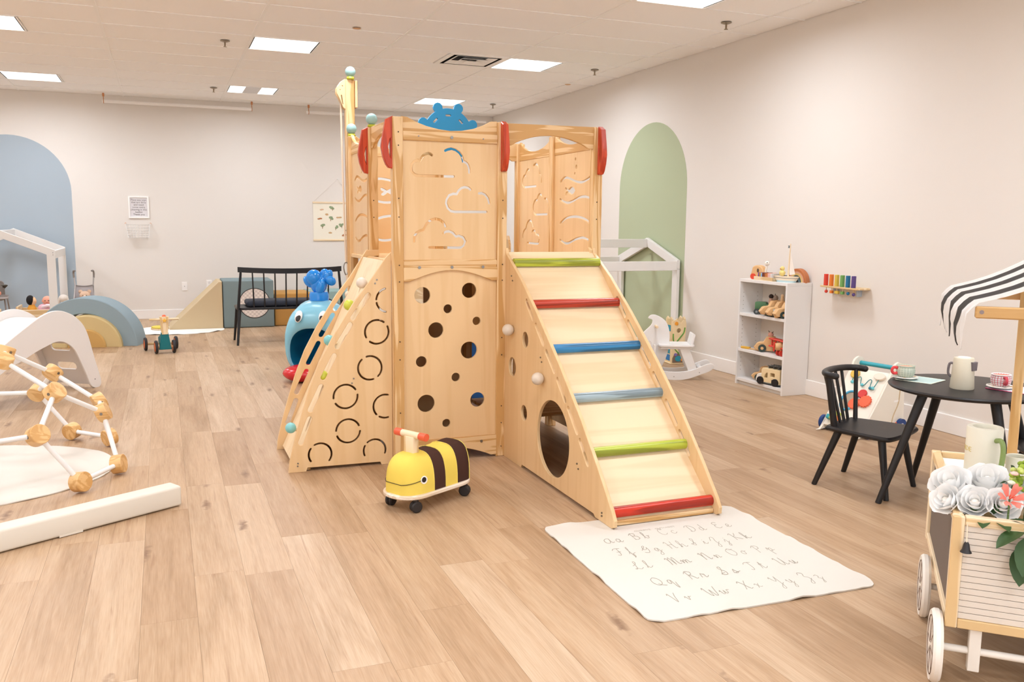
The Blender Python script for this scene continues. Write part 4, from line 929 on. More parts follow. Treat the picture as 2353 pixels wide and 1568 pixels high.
o = obj('handlebar', cy((-.115, -.062, .352), (-.115, .062, .352), .0165, None, 18), LIGHTW['y'], BEE)
for s in (-1, 1): obj('grip', cy((-.115, s*.06, .352), (-.115, s*.102, .352), .0185, None, 18), M('E0603F', .35), o)
def on_bee(x, a):
    v = bee_sec(x, 180)[int(a)]; return v
for s in (0, 1):
    a = 14 if s else 166; p = on_bee(-.135, a); p2 = on_bee(-.13, a); 
    q1 = on_bee(-.15, a); q2 = on_bee(-.12, a); q3 = on_bee(-.135, a+6); n_ = ((q2-q1).cross(q3-p)).normalized(); n_ = n_ if n_.y*p.y > 0 else -n_
    rot = n_.to_track_quat('Z', 'Y').to_matrix()
    o = obj('eye', lathe(B(), [(0, .0035), (.0185, .003), (.0195, 0)], 22, mt=Matrix.Translation(p-n_*.0005) @ rot.to_4x4()), M('F3EFEA', .5), BEE)
    obj('pupil', lathe(B(), [(0, .0048), (.0125, .0044), (.013, .002)], 20, mt=Matrix.Translation(p-n_*.0005+Vector((-.002, 0, .002))) @ rot.to_4x4()), M('231C1A', .5), o)
def bee_y(x, z):
    P = bee_sec(x, 80); P = P[:41]
    best = min(P, key=lambda v: abs(v.z-z)); return best.y
sm = []
for k in range(31):
    t_ = -1+2*k/30; xx = -.2315+.085*abs(t_)**1.7; zz_ = .138+.016*abs(t_)**2
    sm.append(Vector((xx-.0012, math.copysign(bee_y(xx, zz_)+.0012, t_) if abs(t_) > .05 else 0, zz_)))
obj('smile', tube(B(), smoothpts(sm, 2), .0016, 5), M('2A2320', .6), BEE)
o = obj('fabric_tag', bx(.224, .245, -.004, .004, .15, .185), M('E67634', .6), BEE)
obj('tag_mark', text('B', .02, Matrix.Translation((.2345, -.0045, .167)) @ Matrix.Rotation(R(90), 4, 'X')), M('F3C9A0', .6), o, smooth=0)
# ---- cursive alphabet mat
MATO = thing('alphabet_mat', (1.998, 2.925, 0), 'square cream mat printed with cursive letters at the foot of the ramp', 'mat', rz=R(-1.6))
sqo = rrect(-.49, -.5, .49, .5, .05, 4); dense = []
for a_, b_ in zip(sqo, sqo[1:]+sqo[:1]):
    n_ = max(1, int(math.hypot(b_[0]-a_[0], b_[1]-a_[1])/.03))
    for k in range(n_): dense.append((a_[0]+(b_[0]-a_[0])*k/n_, a_[1]+(b_[1]-a_[1])*k/n_))
obj('cloth', mat_mesh(dense, .004, .007, 3), MATC, MATO)
G = {  # single-stroke cursive letters: x 0..1, y 0..1 capital, 0..0.5 small
'A': [[(.9,.62),(.6,.72),(.2,.5),(.15,.15),(.45,.0),(.75,.3),(.85,.68),(.8,.2),(.9,.02),(1.1,.15)]], 'a': [[(.55,.42),(.3,.5),(.08,.25),(.2,.02),(.45,.15),(.58,.45),(.52,.1),(.65,.02),(.85,.15)]],
'B': [[(.3,1),(.25,.5),(.2,0)], [(.0,.75),(.3,1),(.7,.95),(.65,.65),(.3,.55)], [(.3,.55),(.75,.5),(.8,.15),(.4,0),(.15,.08)]], 'b': [[(.0,.05),(.35,.7),(.35,1),(.2,.85),(.2,.1),(.45,.02),(.6,.3),(.45,.42),(.6,.35),(.8,.4)]],
'C': [[(.75,.85),(.6,1),(.5,.85),(.65,.8),(.7,.95),(.45,1),(.1,.6),(.15,.1),(.5,0),(.85,.2)]], 'c': [[(.5,.4),(.35,.5),(.1,.3),(.15,.03),(.4,.02),(.7,.2)]],
'D': [[(.45,.95),(.35,.5),(.25,.05),(.1,.12),(.35,.0),(.8,.2),(.95,.6),(.7,.95),(.3,1),(.0,.8)]], 'd': [[(.5,.42),(.25,.48),(.08,.2),(.25,.0),(.5,.3),(.62,1),(.52,.15),(.65,.02),(.85,.15)]],
'E': [[(.75,.85),(.55,1),(.2,.85),(.3,.6),(.5,.55),(.2,.5),(.1,.2),(.35,0),(.8,.15)]], 'e': [[(.05,.15),(.4,.25),(.45,.45),(.3,.5),(.12,.25),(.25,.02),(.45,.04),(.75,.2)]],
'F': [[(.0,.8),(.3,1),(.95,.95)], [(.6,.95),(.5,.3),(.3,0),(.05,.1)], [(.25,.5),(.75,.52)]], 'f': [[(.0,.05),(.3,.6),(.4,1),(.25,.8),(.2,-.3),(.1,-.5),(.3,-.35),(.35,.0),(.7,.15)]],
'G': [[(.05,.4),(.5,.7),(.75,.95),(.55,.95),(.35,.6),(.5,.45),(.75,.55),(.85,.75),(.8,.3),(.5,.0),(.1,.1)]], 'g': [[(.5,.42),(.25,.48),(.1,.2),(.3,.05),(.52,.45),(.5,-.3),(.3,-.5),(.15,-.35),(.8,.15)]],
'H': [[(.0,.85),(.2,1),(.25,.5),(.15,0)], [(.85,1),(.7,.5),(.7,.05),(.9,.05)], [(.1,.5),(.45,.55),(.75,.5)]], 'h': [[(.0,.05),(.35,.75),(.3,1),(.15,.75),(.1,0),(.3,.4),(.5,.45),(.5,.1),(.65,.02),(.85,.15)]],
'I': [[(.1,.2),(.5,.55),(.75,.95),(.5,1),(.45,.5),(.35,.05),(.1,.1),(.0,.3),(.6,.35)]], 'i': [[(.0,.05),(.25,.45),(.2,.1),(.35,.02),(.6,.2)], [(.3,.62),(.3,.65)]],
'J': [[(.05,.5),(.5,1),(.75,.85),(.5,.4),(.45,-.2),(.25,-.5),(.1,-.3),(.8,.25)]], 'j': [[(.05,.1),(.35,.45),(.3,-.2),(.15,-.5),(.02,-.35),(.6,.15)], [(.4,.62),(.4,.65)]],
'K': [[(.0,.85),(.25,1),(.25,.5),(.15,0)], [(.85,1),(.55,.65),(.25,.5),(.6,.25),(.9,.02)]], 'k': [[(.0,.05),(.3,.75),(.25,1),(.12,.7),(.1,0),(.2,.35),(.45,.45),(.25,.25),(.5,.02),(.8,.15)]],
'L': [[(.1,.5),(.5,.65),(.7,.95),(.5,1),(.4,.5),(.2,.05),(.0,.1),(.3,.12),(.6,0),(.9,.15)]], 'l': [[(.0,.05),(.35,.7),(.35,1),(.2,.85),(.18,.15),(.35,.02),(.65,.2)]],
'M': [[(.0,.8),(.15,.95),(.2,.5),(.1,0),(.25,.7),(.45,.95),(.45,.0),(.6,.75),(.8,.92),(.78,.1),(1.0,.1)]], 'm': [[(.0,.3),(.12,.45),(.12,0),(.25,.4),(.38,.4),(.38,0),(.5,.4),(.65,.4),(.65,.08),(.85,.12)]],
'N': [[(.0,.8),(.15,.95),(.2,.5),(.12,0),(.3,.7),(.6,.95),(.65,.3),(.7,.02),(.95,.15)]], 'n': [[(.0,.3),(.12,.45),(.12,0),(.3,.42),(.48,.38),(.48,.08),(.7,.15)]],
'O': [[(.55,1),(.1,.75),(.1,.2),(.5,0),(.9,.35),(.8,.85),(.5,1),(.4,.85),(.7,.8),(1.0,.9)]], 'o': [[(.35,.48),(.1,.3),(.15,.03),(.4,.03),(.5,.35),(.3,.48),(.45,.38),(.75,.42)]],
'P': [[(.35,.95),(.3,.4),(.2,0)], [(.0,.75),(.35,1),(.8,.85),(.65,.55),(.3,.5)]], 'p': [[(.0,.2),(.2,.5),(.15,-.5),(.2,.2),(.45,.45),(.55,.2),(.3,.02),(.8,.15)]],
'Q': [[(.5,1),(.1,.75),(.1,.25),(.5,.05),(.9,.35),(.85,.8),(.5,1)], [(.4,.25),(.65,.05),(1.05,-.05)]], 'q': [[(.5,.42),(.25,.48),(.1,.2),(.3,.05),(.52,.45),(.5,-.3),(.6,-.5),(.68,-.2),(.8,.15)]],
'R': [[(.3,.95),(.25,.4),(.15,0)], [(.0,.75),(.35,1),(.75,.85),(.6,.55),(.3,.5),(.6,.3),(.75,.02),(.95,.1)]], 'r': [[(.0,.05),(.2,.5),(.35,.4),(.5,.4),(.42,.1),(.55,.02),(.8,.18)]],
'S': [[(.0,.1),(.5,.6),(.7,.95),(.5,1),(.4,.75),(.7,.4),(.6,.05),(.25,.0),(.1,.2),(.5,.25)]], 's': [[(.0,.05),(.3,.5),(.35,.3),(.5,.1),(.3,.0),(.15,.08),(.8,.18)]],
'T': [[(.0,.8),(.3,1),(.95,.95)], [(.6,.95),(.5,.3),(.3,0),(.05,.1)]], 't': [[(.0,.05),(.35,.85),(.25,.15),(.4,.02),(.7,.2)], [(.1,.55),(.5,.58)]],
'U': [[(.0,.8),(.15,.97),(.2,.6),(.15,.2),(.4,0),(.65,.4),(.75,.97),(.7,.2),(.85,.02),(1.05,.15)]], 'u': [[(.0,.3),(.1,.45),(.1,.08),(.25,.02),(.45,.45),(.42,.08),(.55,.02),(.75,.18)]],
'V': [[(.0,.8),(.15,.97),(.25,.5),(.35,0),(.6,.6),(.85,1)]], 'v': [[(.0,.3),(.12,.45),(.25,.02),(.45,.42),(.4,.35),(.7,.4)]],
'W': [[(.0,.8),(.12,.97),(.15,.4),(.3,0),(.5,.7),(.55,.1),(.7,.02),(.9,.6),(1.05,1)]], 'w': [[(.0,.3),(.1,.45),(.12,.05),(.28,.1),(.38,.42),(.4,.05),(.58,.15),(.65,.42),(.85,.4)]],
'X': [[(.0,.8),(.2,.97),(.45,.5),(.65,.05),(.9,.12)], [(.9,.97),(.5,.55),(.1,.02)]], 'x': [[(.0,.35),(.15,.45),(.35,.1),(.6,.1)], [(.5,.47),(.1,.0)]],
'Y': [[(.0,.8),(.15,.97),(.2,.6),(.4,.45),(.7,.9)], [(.75,1),(.6,.2),(.4,-.4),(.15,-.4),(.3,-.15),(.85,.2)]], 'y': [[(.0,.3),(.1,.45),(.15,.1),(.35,.1),(.48,.45),(.4,-.3),(.22,-.5),(.15,-.35),(.7,.15)]],
'Z': [[(.05,.75),(.3,1),(.65,.85),(.4,.5),(.7,.3),(.5,-.3),(.25,-.4),(.25,-.2),(.85,.2)]], 'z': [[(.05,.4),(.3,.48),(.4,.3),(.2,.12),(.4,.0),(.3,-.4),(.12,-.4),(.7,.15)]]}
LETTERPOS = {'A': (-0.261, 0.248), 'B': (-0.124, 0.251), 'C': (0.02, 0.265), 'D': (0.16, 0.259), 'E': (0.298, 0.26), 'F': (-0.272, 0.11), 'G': (-0.155, 0.101), 'H': (-0.028, 0.11), 'I': (0.085, 0.11), 'J': (0.18, 0.099), 'K': (0.294, 0.11), 'L': (-0.271, -0.042), 'M': (-0.115, -0.047), 'N': (0.045, -0.043), 'O': (0.172, -0.041), 'P': (0.297, -0.047), 'Q': (-0.273, -0.207), 'R': (-0.118, -0.194), 'S': (0.024, -0.198), 'T': (0.16, -0.193), 'U': (0.304, -0.19), 'V': (-0.282, -0.355), 'W': (-0.132, -0.351), 'X': (0.028, -0.343), 'Y': (0.167, -0.348), 'Z': (0.297, -0.349)}
bm = B()
def letter(ch, x, y, w_, h_):
    for st in G[ch]:
        P = smoothpts([(x+a*w_, y+b*h_, .0062) for a, b in st], 4); tube(bm, P, .0013, 4, flat=.35)
for ch, (x, y) in LETTERPOS.items():
    wd = .04 if ch not in 'MW' else .05
    letter(ch, x-.046, y-.03, wd, .075); letter(ch.lower(), x+.008, y-.03, .04 if ch not in 'MW' else .05, .075)
o = obj('lettering', bm, M('A39C8E', .9), MATO, smooth=0); o['kind'] = 'stuff'
obj('title', text('CURSIVE   ALPHABET', .022, Matrix.Translation((-.02, .315, .006)), .0002), M('C9C2B5', .9), MATO, smooth=0)
# ---- rocking horse by the right wall
HS = thing('rocking_horse', (4.165, 6.585, 0), 'white wooden rocking horse beside the ramp', 'rocking horse', rz=R(-24))
hm = M('E8E6E4', .35)
for y in (-.11, .11):
    P = [(-.36, .17), (-.25, .09), (-.1, .02), (0, .0), (.12, .012), (.25, .06), (.31, .085), (.345, .12), (.33, .145), (.28, .14), (.15, .085), (0, .068), (-.13, .085), (-.25, .15), (-.35, .235)]
    obj('rocker', plate([tuple(v)[:2] for v in smoothpts([(*p, 0) for p in P], 3, closed=True)], [], .02, XZ(y), .003), hm, HS)
headp = [(-.2, .08), (-.12, .08), (-.06, .2), (-.04, .33), (-.045, .43), (-.08, .51), (-.15, .555), (-.2, .56), (-.225, .535), (-.19, .52), (-.2, .47), (-.27, .40), (-.3, .36), (-.28, .335), (-.22, .34), (-.19, .30), (-.2, .2)]
obj('head_board', plate([tuple(v)[:2] for v in smoothpts([(*p, 0) for p in headp], 3, closed=True)], [], .02, XZ(-.02), .003), hm, HS)
obj('grab_bar', cy((-.16, -.12, .465), (-.16, .1, .465), .012, None, 12), LIGHTW['y'], HS)
obj('front_leg_board', plate([(-.1, -.26+.26), (.1, 0), (.1, .24), (-.1, .24)], [], .018, Matrix.Translation((-.17, 0, .06)) @ Matrix.Rotation(R(90), 4, 'Z') @ XZ(0), .003), hm, HS)
obj('seat', plate(rrect(-.13, -.12, .17, .12, .03), [], .02, Matrix.Translation((0, 0, .3)), .004), hm, HS)
obj('seat_skirt', bx(-.12, .15, -.105, -.09, .27, .292, bev=.003), hm, HS); obj('seat_skirt', bx(-.12, .15, .09, .105, .27, .292, bev=.003), hm, HS)
obj('seat_back', plate([(-.11, 0), (.11, 0), (.1, .09), (-.1, .09)], [], .02, Matrix.Translation((.15, 0, .31)) @ Matrix.Rotation(R(12), 4, 'Y') @ Matrix.Rotation(R(90), 4, 'Z') @ XZ(0), .004), hm, HS)
for y in (-.1, .1): obj('leg', plate([(.04, .29), (.12, .29), (.2, .09), (.13, .075)], [], .02, XZ(y*.9), .003), hm, HS)
obj('crossbar', bx(.23, .27, -.1, .1, .075, .095, bev=.003), hm, HS); obj('crossbar', bx(-.25, -.21, -.1, .1, .1, .12, bev=.003), hm, HS)
for x, y, z in ((.0, -.1215, .03), (.22, -.1215, .07)): obj('screw', cy((x, y, z), (x, y+.003, z), .004, None, 8), STEEL, HS)
# ---- painted activity cube behind the horse
AC = thing('activity_tower', (4.64, 7.30, 0), 'wooden activity tower painted with sea plants and fish', 'activity toy', rz=R(-8))
ln = M('E7CFA4', .5)
fr_ = [(-.075, 0), (.075, 0), (.07, .12), (.066, .24), (.075, .37), (.07, .42), (.045, .43), (.02, .40), (0, .42), (-.03, .435), (-.065, .42), (-.07, .36), (-.06, .24), (-.072, .12)]
for nm, mt in (('front_board', XZ(-.075)), ('back_board', XZ(.075))): obj(nm, plate(fr_, [circ(.0, .33, .025, 16)], .014, mt, .003), ln, AC)
side_ = [(-.07, 0), (.07, 0), (.065, .24), (.07, .44), (.04, .46), (0, .44), (-.04, .46), (-.07, .44), (-.062, .24)]
for s in (-1, 1): obj('side_board', plate(side_, [], .014, YZ(s*.066), .003), ln, AC)
obj('base_board', bx(-.085, .085, -.085, .085, .001, .012, bev=.003), ln, AC)
gr = M('5E9A3C', .6)
for P in ([(-.06, .3), (-.055, .23), (-.03, .2), (.02, .17), (.03, .14), (0, .1)], [(.06, .36), (.05, .31), (.02, .27), (-.03, .21)], [(.06, .22), (.03, .16), (.0, .11)], [(-.06, .18), (-.03, .14), (.0, .11)]):
    obj('painted_seaweed', tube(B(), smoothpts([(a, -.0835, b) for a, b in P], 4), .006, 6, flat=1), gr, AC)
obj('painted_rock', plate([(-.06, .015), (.065, .015), (.065, .06), (.05, .095), (.0, .11), (-.045, .09), (-.06, .06)], [], .004, XZ(-.084), .0005), M('7F6A58', .7), AC)
obj('painted_fish', plate(circ(.0, .055, .035, 18, .028), [], .005, XZ(-.086), .0005), M('2E8FA6', .6), AC); obj('painted_fish', plate(circ(.04, .045, .018, 14, .014), [], .005, XZ(-.087), .0005), M('E6892F', .6), AC)
obj('painted_fish', plate(circ(-.03, .095, .016, 14, .014), [], .005, XZ(-.087), .0005), M('7A6AA8', .6), AC); obj('painted_flower', plate(circ(-.03, .40, .018, 10), [], .005, XZ(-.086), .0005), M('E89A2C', .6), AC)
for z, c in ((.06, '2F78B5'), (.13, '2E8FA6'), (.35, '2E8FA6'), (.41, 'D9C28C')): obj('painted_patch', bx(-.075, -.073, -.05, .04, z-.03, z+.03, bev=.0005), M(c, .6), AC)
# ---- bookcase
BC = thing('bookcase', (4.665, 5.87, 0), 'white open bookcase holding wooden toys', 'bookcase')
bw = M('E6E3E0', .4)
for s, n_ in ((-1, 'side_panel'), (1, 'side_panel')): obj(n_, bx(-.122, .122, s*.30-.009, s*.30+.009, 0, .8793, bev=.0015), bw, BC)
obj('top_panel', bx(-.122, .122, -.309, .309, .8795, .905, bev=.0015), bw, BC)
for z in (.045, .3, .605): obj('shelf', bx(-.118, .112, -.291, .291, z-.012, z+.012, bev=.001), bw, BC)
obj('back_panel', bx(.112, .118, -.291, .291, .03, .8795), M('E6E0D8', .5), BC); obj('plinth', bx(-.10, -.085, -.291, .291, .0, .033), M('D9D4CE', .5), BC)
bm = B()
for yy in (.2905,):
    for x in (-.085, .06):
        for k in range(20): box(bm, x-.0025, x+.0025, yy-.001, yy+.0006, .12+.035*k, .125+.035*k)
o = obj('peg_holes', bm, M('8A8178', .8), BC); o['kind'] = 'stuff'
SH = {0: .057, 1: .312, 2: .617, 3: .905}
TAN = M('DDB27E', .55, var=.06); DW = M('33423E', .6)
def wheel_at(parent, p, r, wd, mat, ax=(1, 0, 0), hub=None):
    n_ = Vector(ax); p = Vector(p); o = obj('wheel', cy(p-n_*wd/2, p+n_*wd/2, r, None, 20), mat, parent)
    if hub: obj('hub', cy(p-n_*(wd/2+.001), p+n_*(wd/2+.001), r*.4, None, 12), hub, o)
    return o
def car(loc, rz, lab, prof_, wd, wheels, body=TAN, wm=DW, peg=None, win=None, r=.028, kind='toy car', holes=()):
    t = thing('toy_car', loc, lab, 'toy car', None, rz)
    obj('body', plate([tuple(v)[:2] for v in smoothpts([(*p, 0) for p in prof_], 2, closed=True)], holes, wd, XZ(0), .005), body, t)
    for x in wheels:
        for s in (-1, 1): wheel_at(t, (x, s*(wd/2+.006), r), r, .012, wm, (0, 1, 0), TAN)
    return t
cab = [(-.11, .02), (-.11, .06), (-.09, .075), (-.05, .08), (-.03, .12), (.03, .125), (.05, .08), (.1, .08), (.105, .02)]
def peg(parent, x, y, z, bc, hc, s=1.0):
    obj('peg_body', lathe(B(), [(0, 0), (.013*s, 0), (.015*s, .012*s), (.009*s, .032*s), (0, .034*s)], 14, (x, y, z)), M(bc, .6), parent); obj('peg_head', sph(B(), (x, y, z+.042*s), .013*s, u=14, v=10), M(hc, .6), parent)
X0 = 4.635
# top of the bookcase
t = thing('toy_snail_car', (X0, 6.03, SH[3]), 'wooden animal car with red wheels on the bookcase top', 'toy car', rz=R(-75))
obj('body', plate([tuple(v)[:2] for v in smoothpts([(*p, 0) for p in [(-.06, .02), (-.055, .07), (-.045, .10), (0, .11), (.04, .09), (.05, .04), (.045, .018)]], 3, closed=True)], [], .06, XZ(0), .008), TAN, t)
obj('ear', sph(B(), (.005, -.034, .075), .014, (.7, .3, 1.2)), M('5B4636', .7), t)
for x in (-.04, .035):
    for s in (-1, 1): wheel_at(t, (x, s*.036, .024), .024, .012, M('D9482F', .5), (0, 1, 0))
obj('neck', cy((.055, .0, .05), (.068, 0, .115), .01, .009, 10), M('EFE9DC', .6), t); obj('head', sph(B(), (.07, 0, .135), .02, (1.1, .8, 1)), M('EFE9DC', .6), t)
for s in (-1, 1): obj('eye', sph(B(), (.08, s*.014, .143), .004), DARK, t)
t = thing('block_tray', (X0-.01, 5.875, SH[3]), 'shallow wooden tray of colourful small blocks', 'toy tray')
for y in (-.115, .115): obj('tray_side', bx(-.07, .07, y-.005, y+.005, 0, .03, bev=.001), LIGHTW['x'], t)
for x in (-.07, .07): obj('tray_side', bx(x-.005, x+.005, -.12, .12, 0, .03, bev=.001), LIGHTW['y'], t)
obj('tray_base', bx(-.068, .068, -.112, .112, .0, .006), LIGHTW['y'], t)
blk = ['7A4F86', 'C99A3A', '9CC4E8', '6B2F2A', '8A4A2E', 'C67A3A', 'D98A5A', 'E7B7B2', 'EBCFCB', 'D9D6D4', 'CFCBC9']
for k, c in enumerate(blk):
    y = .1-.0185*k
    tag(obj('toy_block', bx(-.045, .05, y-.008, y+.008, .0065, .062-.002*(k % 3), bev=.0015), M(c, .55), None, (X0-.01, 5.875, SH[3])), ['purple', 'mustard yellow', 'light blue', 'dark maroon', 'brown', 'orange', 'light orange', 'pink', 'pale pink', 'light grey', 'pale grey'][k]+' block in the wooden tray', 'toy block', 'small blocks in the wooden tray')
t = thing('toy_animal', (X0+.03, 5.755, SH[3]), 'small black toy animal behind the boat', 'toy animal', rz=R(90))
obj('body', bx(-.03, .03, -.012, .012, .02, .05, bev=.005, seg=2), M('1E1C1D', .6), t); obj('head', bx(.025, .05, -.01, .01, .035, .06, bev=.004), M('2A5B78', .6), t)
for x in (-.022, .02):
    for s in (-1, 1): obj('leg', cy((x, s*.008, 0), (x, s*.008, .022), .005, None, 8), M('1E1C1D', .6), t)
t = thing('toy_sailboat', (X0-.025, 5.66, SH[3]), 'wooden toy sailboat with a tall mast and grey flag', 'toy boat', rz=R(-75)); t.scale = (.8, .8, .85)
hull = [(-.12, .0), (.1, .0), (.13, .055), (.11, .055), (-.135, .055)]
def hullring(z, L0, L1, w_): return [Vector((L0+(L1-L0)*(.5-.5*math.cos(math.pi*k/12)), -w_*math.sin(math.pi*k/12)**.6, z)) for k in range(13)]+[Vector((L1+(L0-L1)*(.5-.5*math.cos(math.pi*k/12)), w_*math.sin(math.pi*k/12)**.6, z)) for k in range(1, 12)]
for nm, z0, z1, c, e in (('hull_bottom', 0, .018, 'BBD3D6', 0), ('hull_middle', .018, .038, 'EFE0C8', 1), ('hull_stripe', .038, .042, '3F4A4C', 1), ('deck', .042, .056, 'F0E2CB', 1)):
    bm = B(); loft(bm, [hullring(z0, -.1-.7*z0, .1+.7*z0, .035+.25*z0), hullring(z1, -.1-.7*z1, .1+.7*z1, .035+.25*z1)]); obj(nm, bm, M(c, .55), t)
obj('mast', cy((.02, 0, .056), (.03, 0, .36), .009, .005, 10), LIGHTW['z'], t); obj('flag', plate([(0, 0), (-.028, .004), (-.02, .013), (-.028, .024), (0, .026)], [], .004, Matrix.Translation((.03, 0, .318)) @ XZ(0), .0005), M('5A6468', .6), t)
obj('sail', plate([(.035, .07), (.1, .08), (.034, .28)], [], .002, XZ(0), .0002), M('EDE4DA', .8), t)
t2 = thing('peg_duck', (X0-.035, 5.70, SH[3]+.048), 'pale yellow wooden duck standing on the toy boat', 'toy animal')
obj('body', sph(B(), (0, 0, .024), .024, (1, 1.1, 1)), M('E4D083', .6), t2); obj('head', sph(B(), (0, 0, .06), .018), M('E4D083', .6), t2); obj('beak', sph(B(), (-.018, 0, .058), .006, (1.5, 1, .6)), M('D9A13F', .6), t2)
RBW = thing('toy_rainbow', (4.725, 5.65, SH[3]), 'nested wooden rainbow with a terracotta outer arch', 'toy rainbow'); RBW.scale = (.85, .85, .95)
for k, (ro, ri, c) in enumerate(((.1, .082, 'BE7448'), (.081, .069, 'D9A68C'), (.068, .054, 'E3C27C'), (.053, .04, '5F6E6A'), (.039, .027, '7C96A2'), (.026, .0, '343A3E'))):
    P = [(ro*math.cos(R(a)), ro*1.12*math.sin(R(a))) for a in range(0, 181, 9)]+([(ri*math.cos(R(a)), ri*1.12*math.sin(R(a))) for a in range(180, -1, -9)] if ri else [])
    obj('arch', plate(P, [], .07, Matrix.Rotation(R(18), 4, 'Z') @ YZ(-.01), .003), wood(c, c, 'z', 10, .5), RBW)
# second shelf
t = thing('toy_tractor', (X0, 5.945, SH[2]), 'green toy tractor with black wheels on the upper shelf', 'toy tractor', rz=R(-50))
obj('hood', bx(-.075, .02, -.03, .03, .03, .105, bev=.008, seg=2), M('4C7350', .5), t); obj('grille', bx(-.078, -.074, -.016, .012, .05, .085), M('C9C6B4', .5), t); obj('chassis', bx(-.07, .08, -.026, .026, .02, .034, bev=.002), TAN, t)
obj('fender', bx(.01, .09, -.035, .035, .05, .09, bev=.01, seg=2), M('4C7350', .5), t)
for s in (-1, 1): wheel_at(t, (-.055, s*.038, .024), .024, .016, M('3E4648', .6), (0, 1, 0), M('8C9394', .5)); wheel_at(t, (.075, s*.045, .045), .045, .018, M('23282A', .6), (0, 1, 0), M('8C9394', .5))
peg(t, .05, 0, .09, 'D9AE9A', '2A1C18', 1.5)
car((X0+.005, 5.815, SH[2]), R(-22), 'plain wooden car with an owl passenger on the upper shelf', cab, .055, (-.06, .06))
o = bpy.data.objects[len(bpy.data.objects)-1] if False else None
t = thing('peg_owl', (X0+.005, 5.815, SH[2]+.125), 'grey wooden owl riding the plain car', 'toy animal'); obj('body', sph(B(), (0, 0, .022), .02, (1, 1, 1.25)), M('8C7C70', .7), t); obj('ear', cy((0, .005, .04), (0, .008, .06), .006, .001, 8), M('5A5450', .7), t)
car((X0, 5.725, SH[2]), R(-20), 'wooden car with a round-headed passenger on the upper shelf', cab, .06, (-.06, .06))
t = thing('peg_person', (X0, 5.725, SH[2]+.126), 'plain wooden peg doll riding the middle car', 'peg doll'); peg(t, 0, 0, 0, 'DDBB92', 'E2C6A2', 1.1)
car((X0-.005, 5.635, SH[2]), R(-12), 'wooden car half hidden by the bookcase side, upper shelf', cab, .055, (-.06, .06))
t = thing('peg_person', (X0-.075, 5.69, SH[2]), 'wooden peg doll standing at the front of the upper shelf', 'peg doll'); obj('peg_body', lathe(B(), [(0, 0), (.018, 0), (.022, .02), (.018, .04), (.009, .05), (.014, .085), (0, .09)], 16), TAN, t); obj('plate_toy', cy((0, .03, .04), (-.01, .035, .04), .026, None, 18), M('B9CDD6', .5), t)
# third shelf
t = thing('toy_knife', (X0-.06, 6.06, SH[1]), 'yellow wooden toy scoop lying on the middle shelf', 'toy tool', rz=R(-75)); obj('handle', bx(-.07, .02, -.014, .014, 0, .02, bev=.006, seg=2), M('D9A83E', .5), t); obj('blade', plate([(.015, -.012), (.11, -.006), (.13, .004), (.1, .012), (.015, .012)], [], .008, Matrix.Translation((0, 0, .006)), .001), TAN, t)
tag(obj('toy_shell', sph(B(), (4.66, 6.0, SH[1]+.016), .02, (1.6, 2.2, .8)), M('76605E', .7)), 'small brown toy lump on the middle shelf', 'toy')
car((X0+.01, 5.86, SH[1]), R(-45), 'wooden car with a pink cow passenger on the middle shelf', cab, .06, (-.06, .06), r=.032)
t = thing('peg_cow', (X0+.01, 5.86, SH[1]+.125), 'pink wooden cow riding the middle shelf car', 'toy animal'); obj('head', sph(B(), (0, 0, .02), .022, (1, 1.1, 1)), M('DBA694', .7), t)
for s in (-1, 1): obj('horn', cy((0, s*.015, .035), (0, s*.032, .05), .005, .002, 8), M('6A584C', .7), t)
t = thing('toy_biplane', (X0-.01, 5.695, SH[1]), 'red and wooden toy biplane on the middle shelf', 'toy plane', rz=R(-8))
PR = M('D8402F', .45)
obj('fuselage', lathe(B(), [(0, 0), (.02, 0), (.03, .015), (.034, .05), (.03, .1), (.02, .15), (0, .16)], 18, mt=Matrix.Translation((-.085, -.04, .075)) @ Matrix.Rotation(R(90), 4, 'Y')), TAN, t)
for z in (.055, .115): obj('wing', bx(-.05, .01, -.1, .12, z, z+.012, bev=.004), PR, t)
for x in (-.035, -.005):
    for y in (.03, .085): obj('strut', cy((x, y, .066), (x, y, .117), .006, None, 8), PR, t)
for y in (-.065, -.015): obj('gear_leg', cy((-.04, y, .06), (-.04, y, .02), .007, None, 8), TAN, t); wheel_at(t, (-.04, y-.012, .024), .024, .012, PR, (0, 1, 0))
obj('propeller', bx(-.094, -.087, -.05, -.03, .035, .115, bev=.003), PR, t)
# bottom shelf
car((X0+.03, 5.935, SH[0]), R(-50), 'small wooden pickup on the bottom shelf', [(-.09, .02), (-.09, .055), (-.04, .07), (-.03, .11), (.02, .115), (.03, .085), (.085, .085), (.09, .02)], .06, (-.05, .055), holes=[rrect(-.025, .075, .01, .1, .008)])
t = thing('toy_camper', (X0-.035, 5.76, SH[0]), 'cream wooden camper van with a roof rack on the bottom shelf', 'toy car', rz=R(-80))
obj('cab', plate([tuple(v)[:2] for v in smoothpts([(*p, 0) for p in [(-.13, .02), (-.13, .05), (-.115, .075), (-.07, .08), (-.06, .02)]], 3, closed=True)], [], .085, XZ(0), .004), M('EDE7DC', .5), t)
obj('body', plate([(-.07, .02), (.12, .02), (.12, .135), (-.055, .135), (-.07, .12)], [[(-.045, .055), (-.005, .055), (-.005, .105), (-.02, .1), (-.035, .085)], rrect(.02, .07, .07, .105, .006)], .1, XZ(0), .002), M('EBD3A6', .5), t)
obj('passenger', lathe(B(), [(0, 0), (.014, 0), (.016, .02), (.01, .03), (.014, .04), (0, .05)], 12, (-.02, 0, .05)), M('5A6066', .6), t)
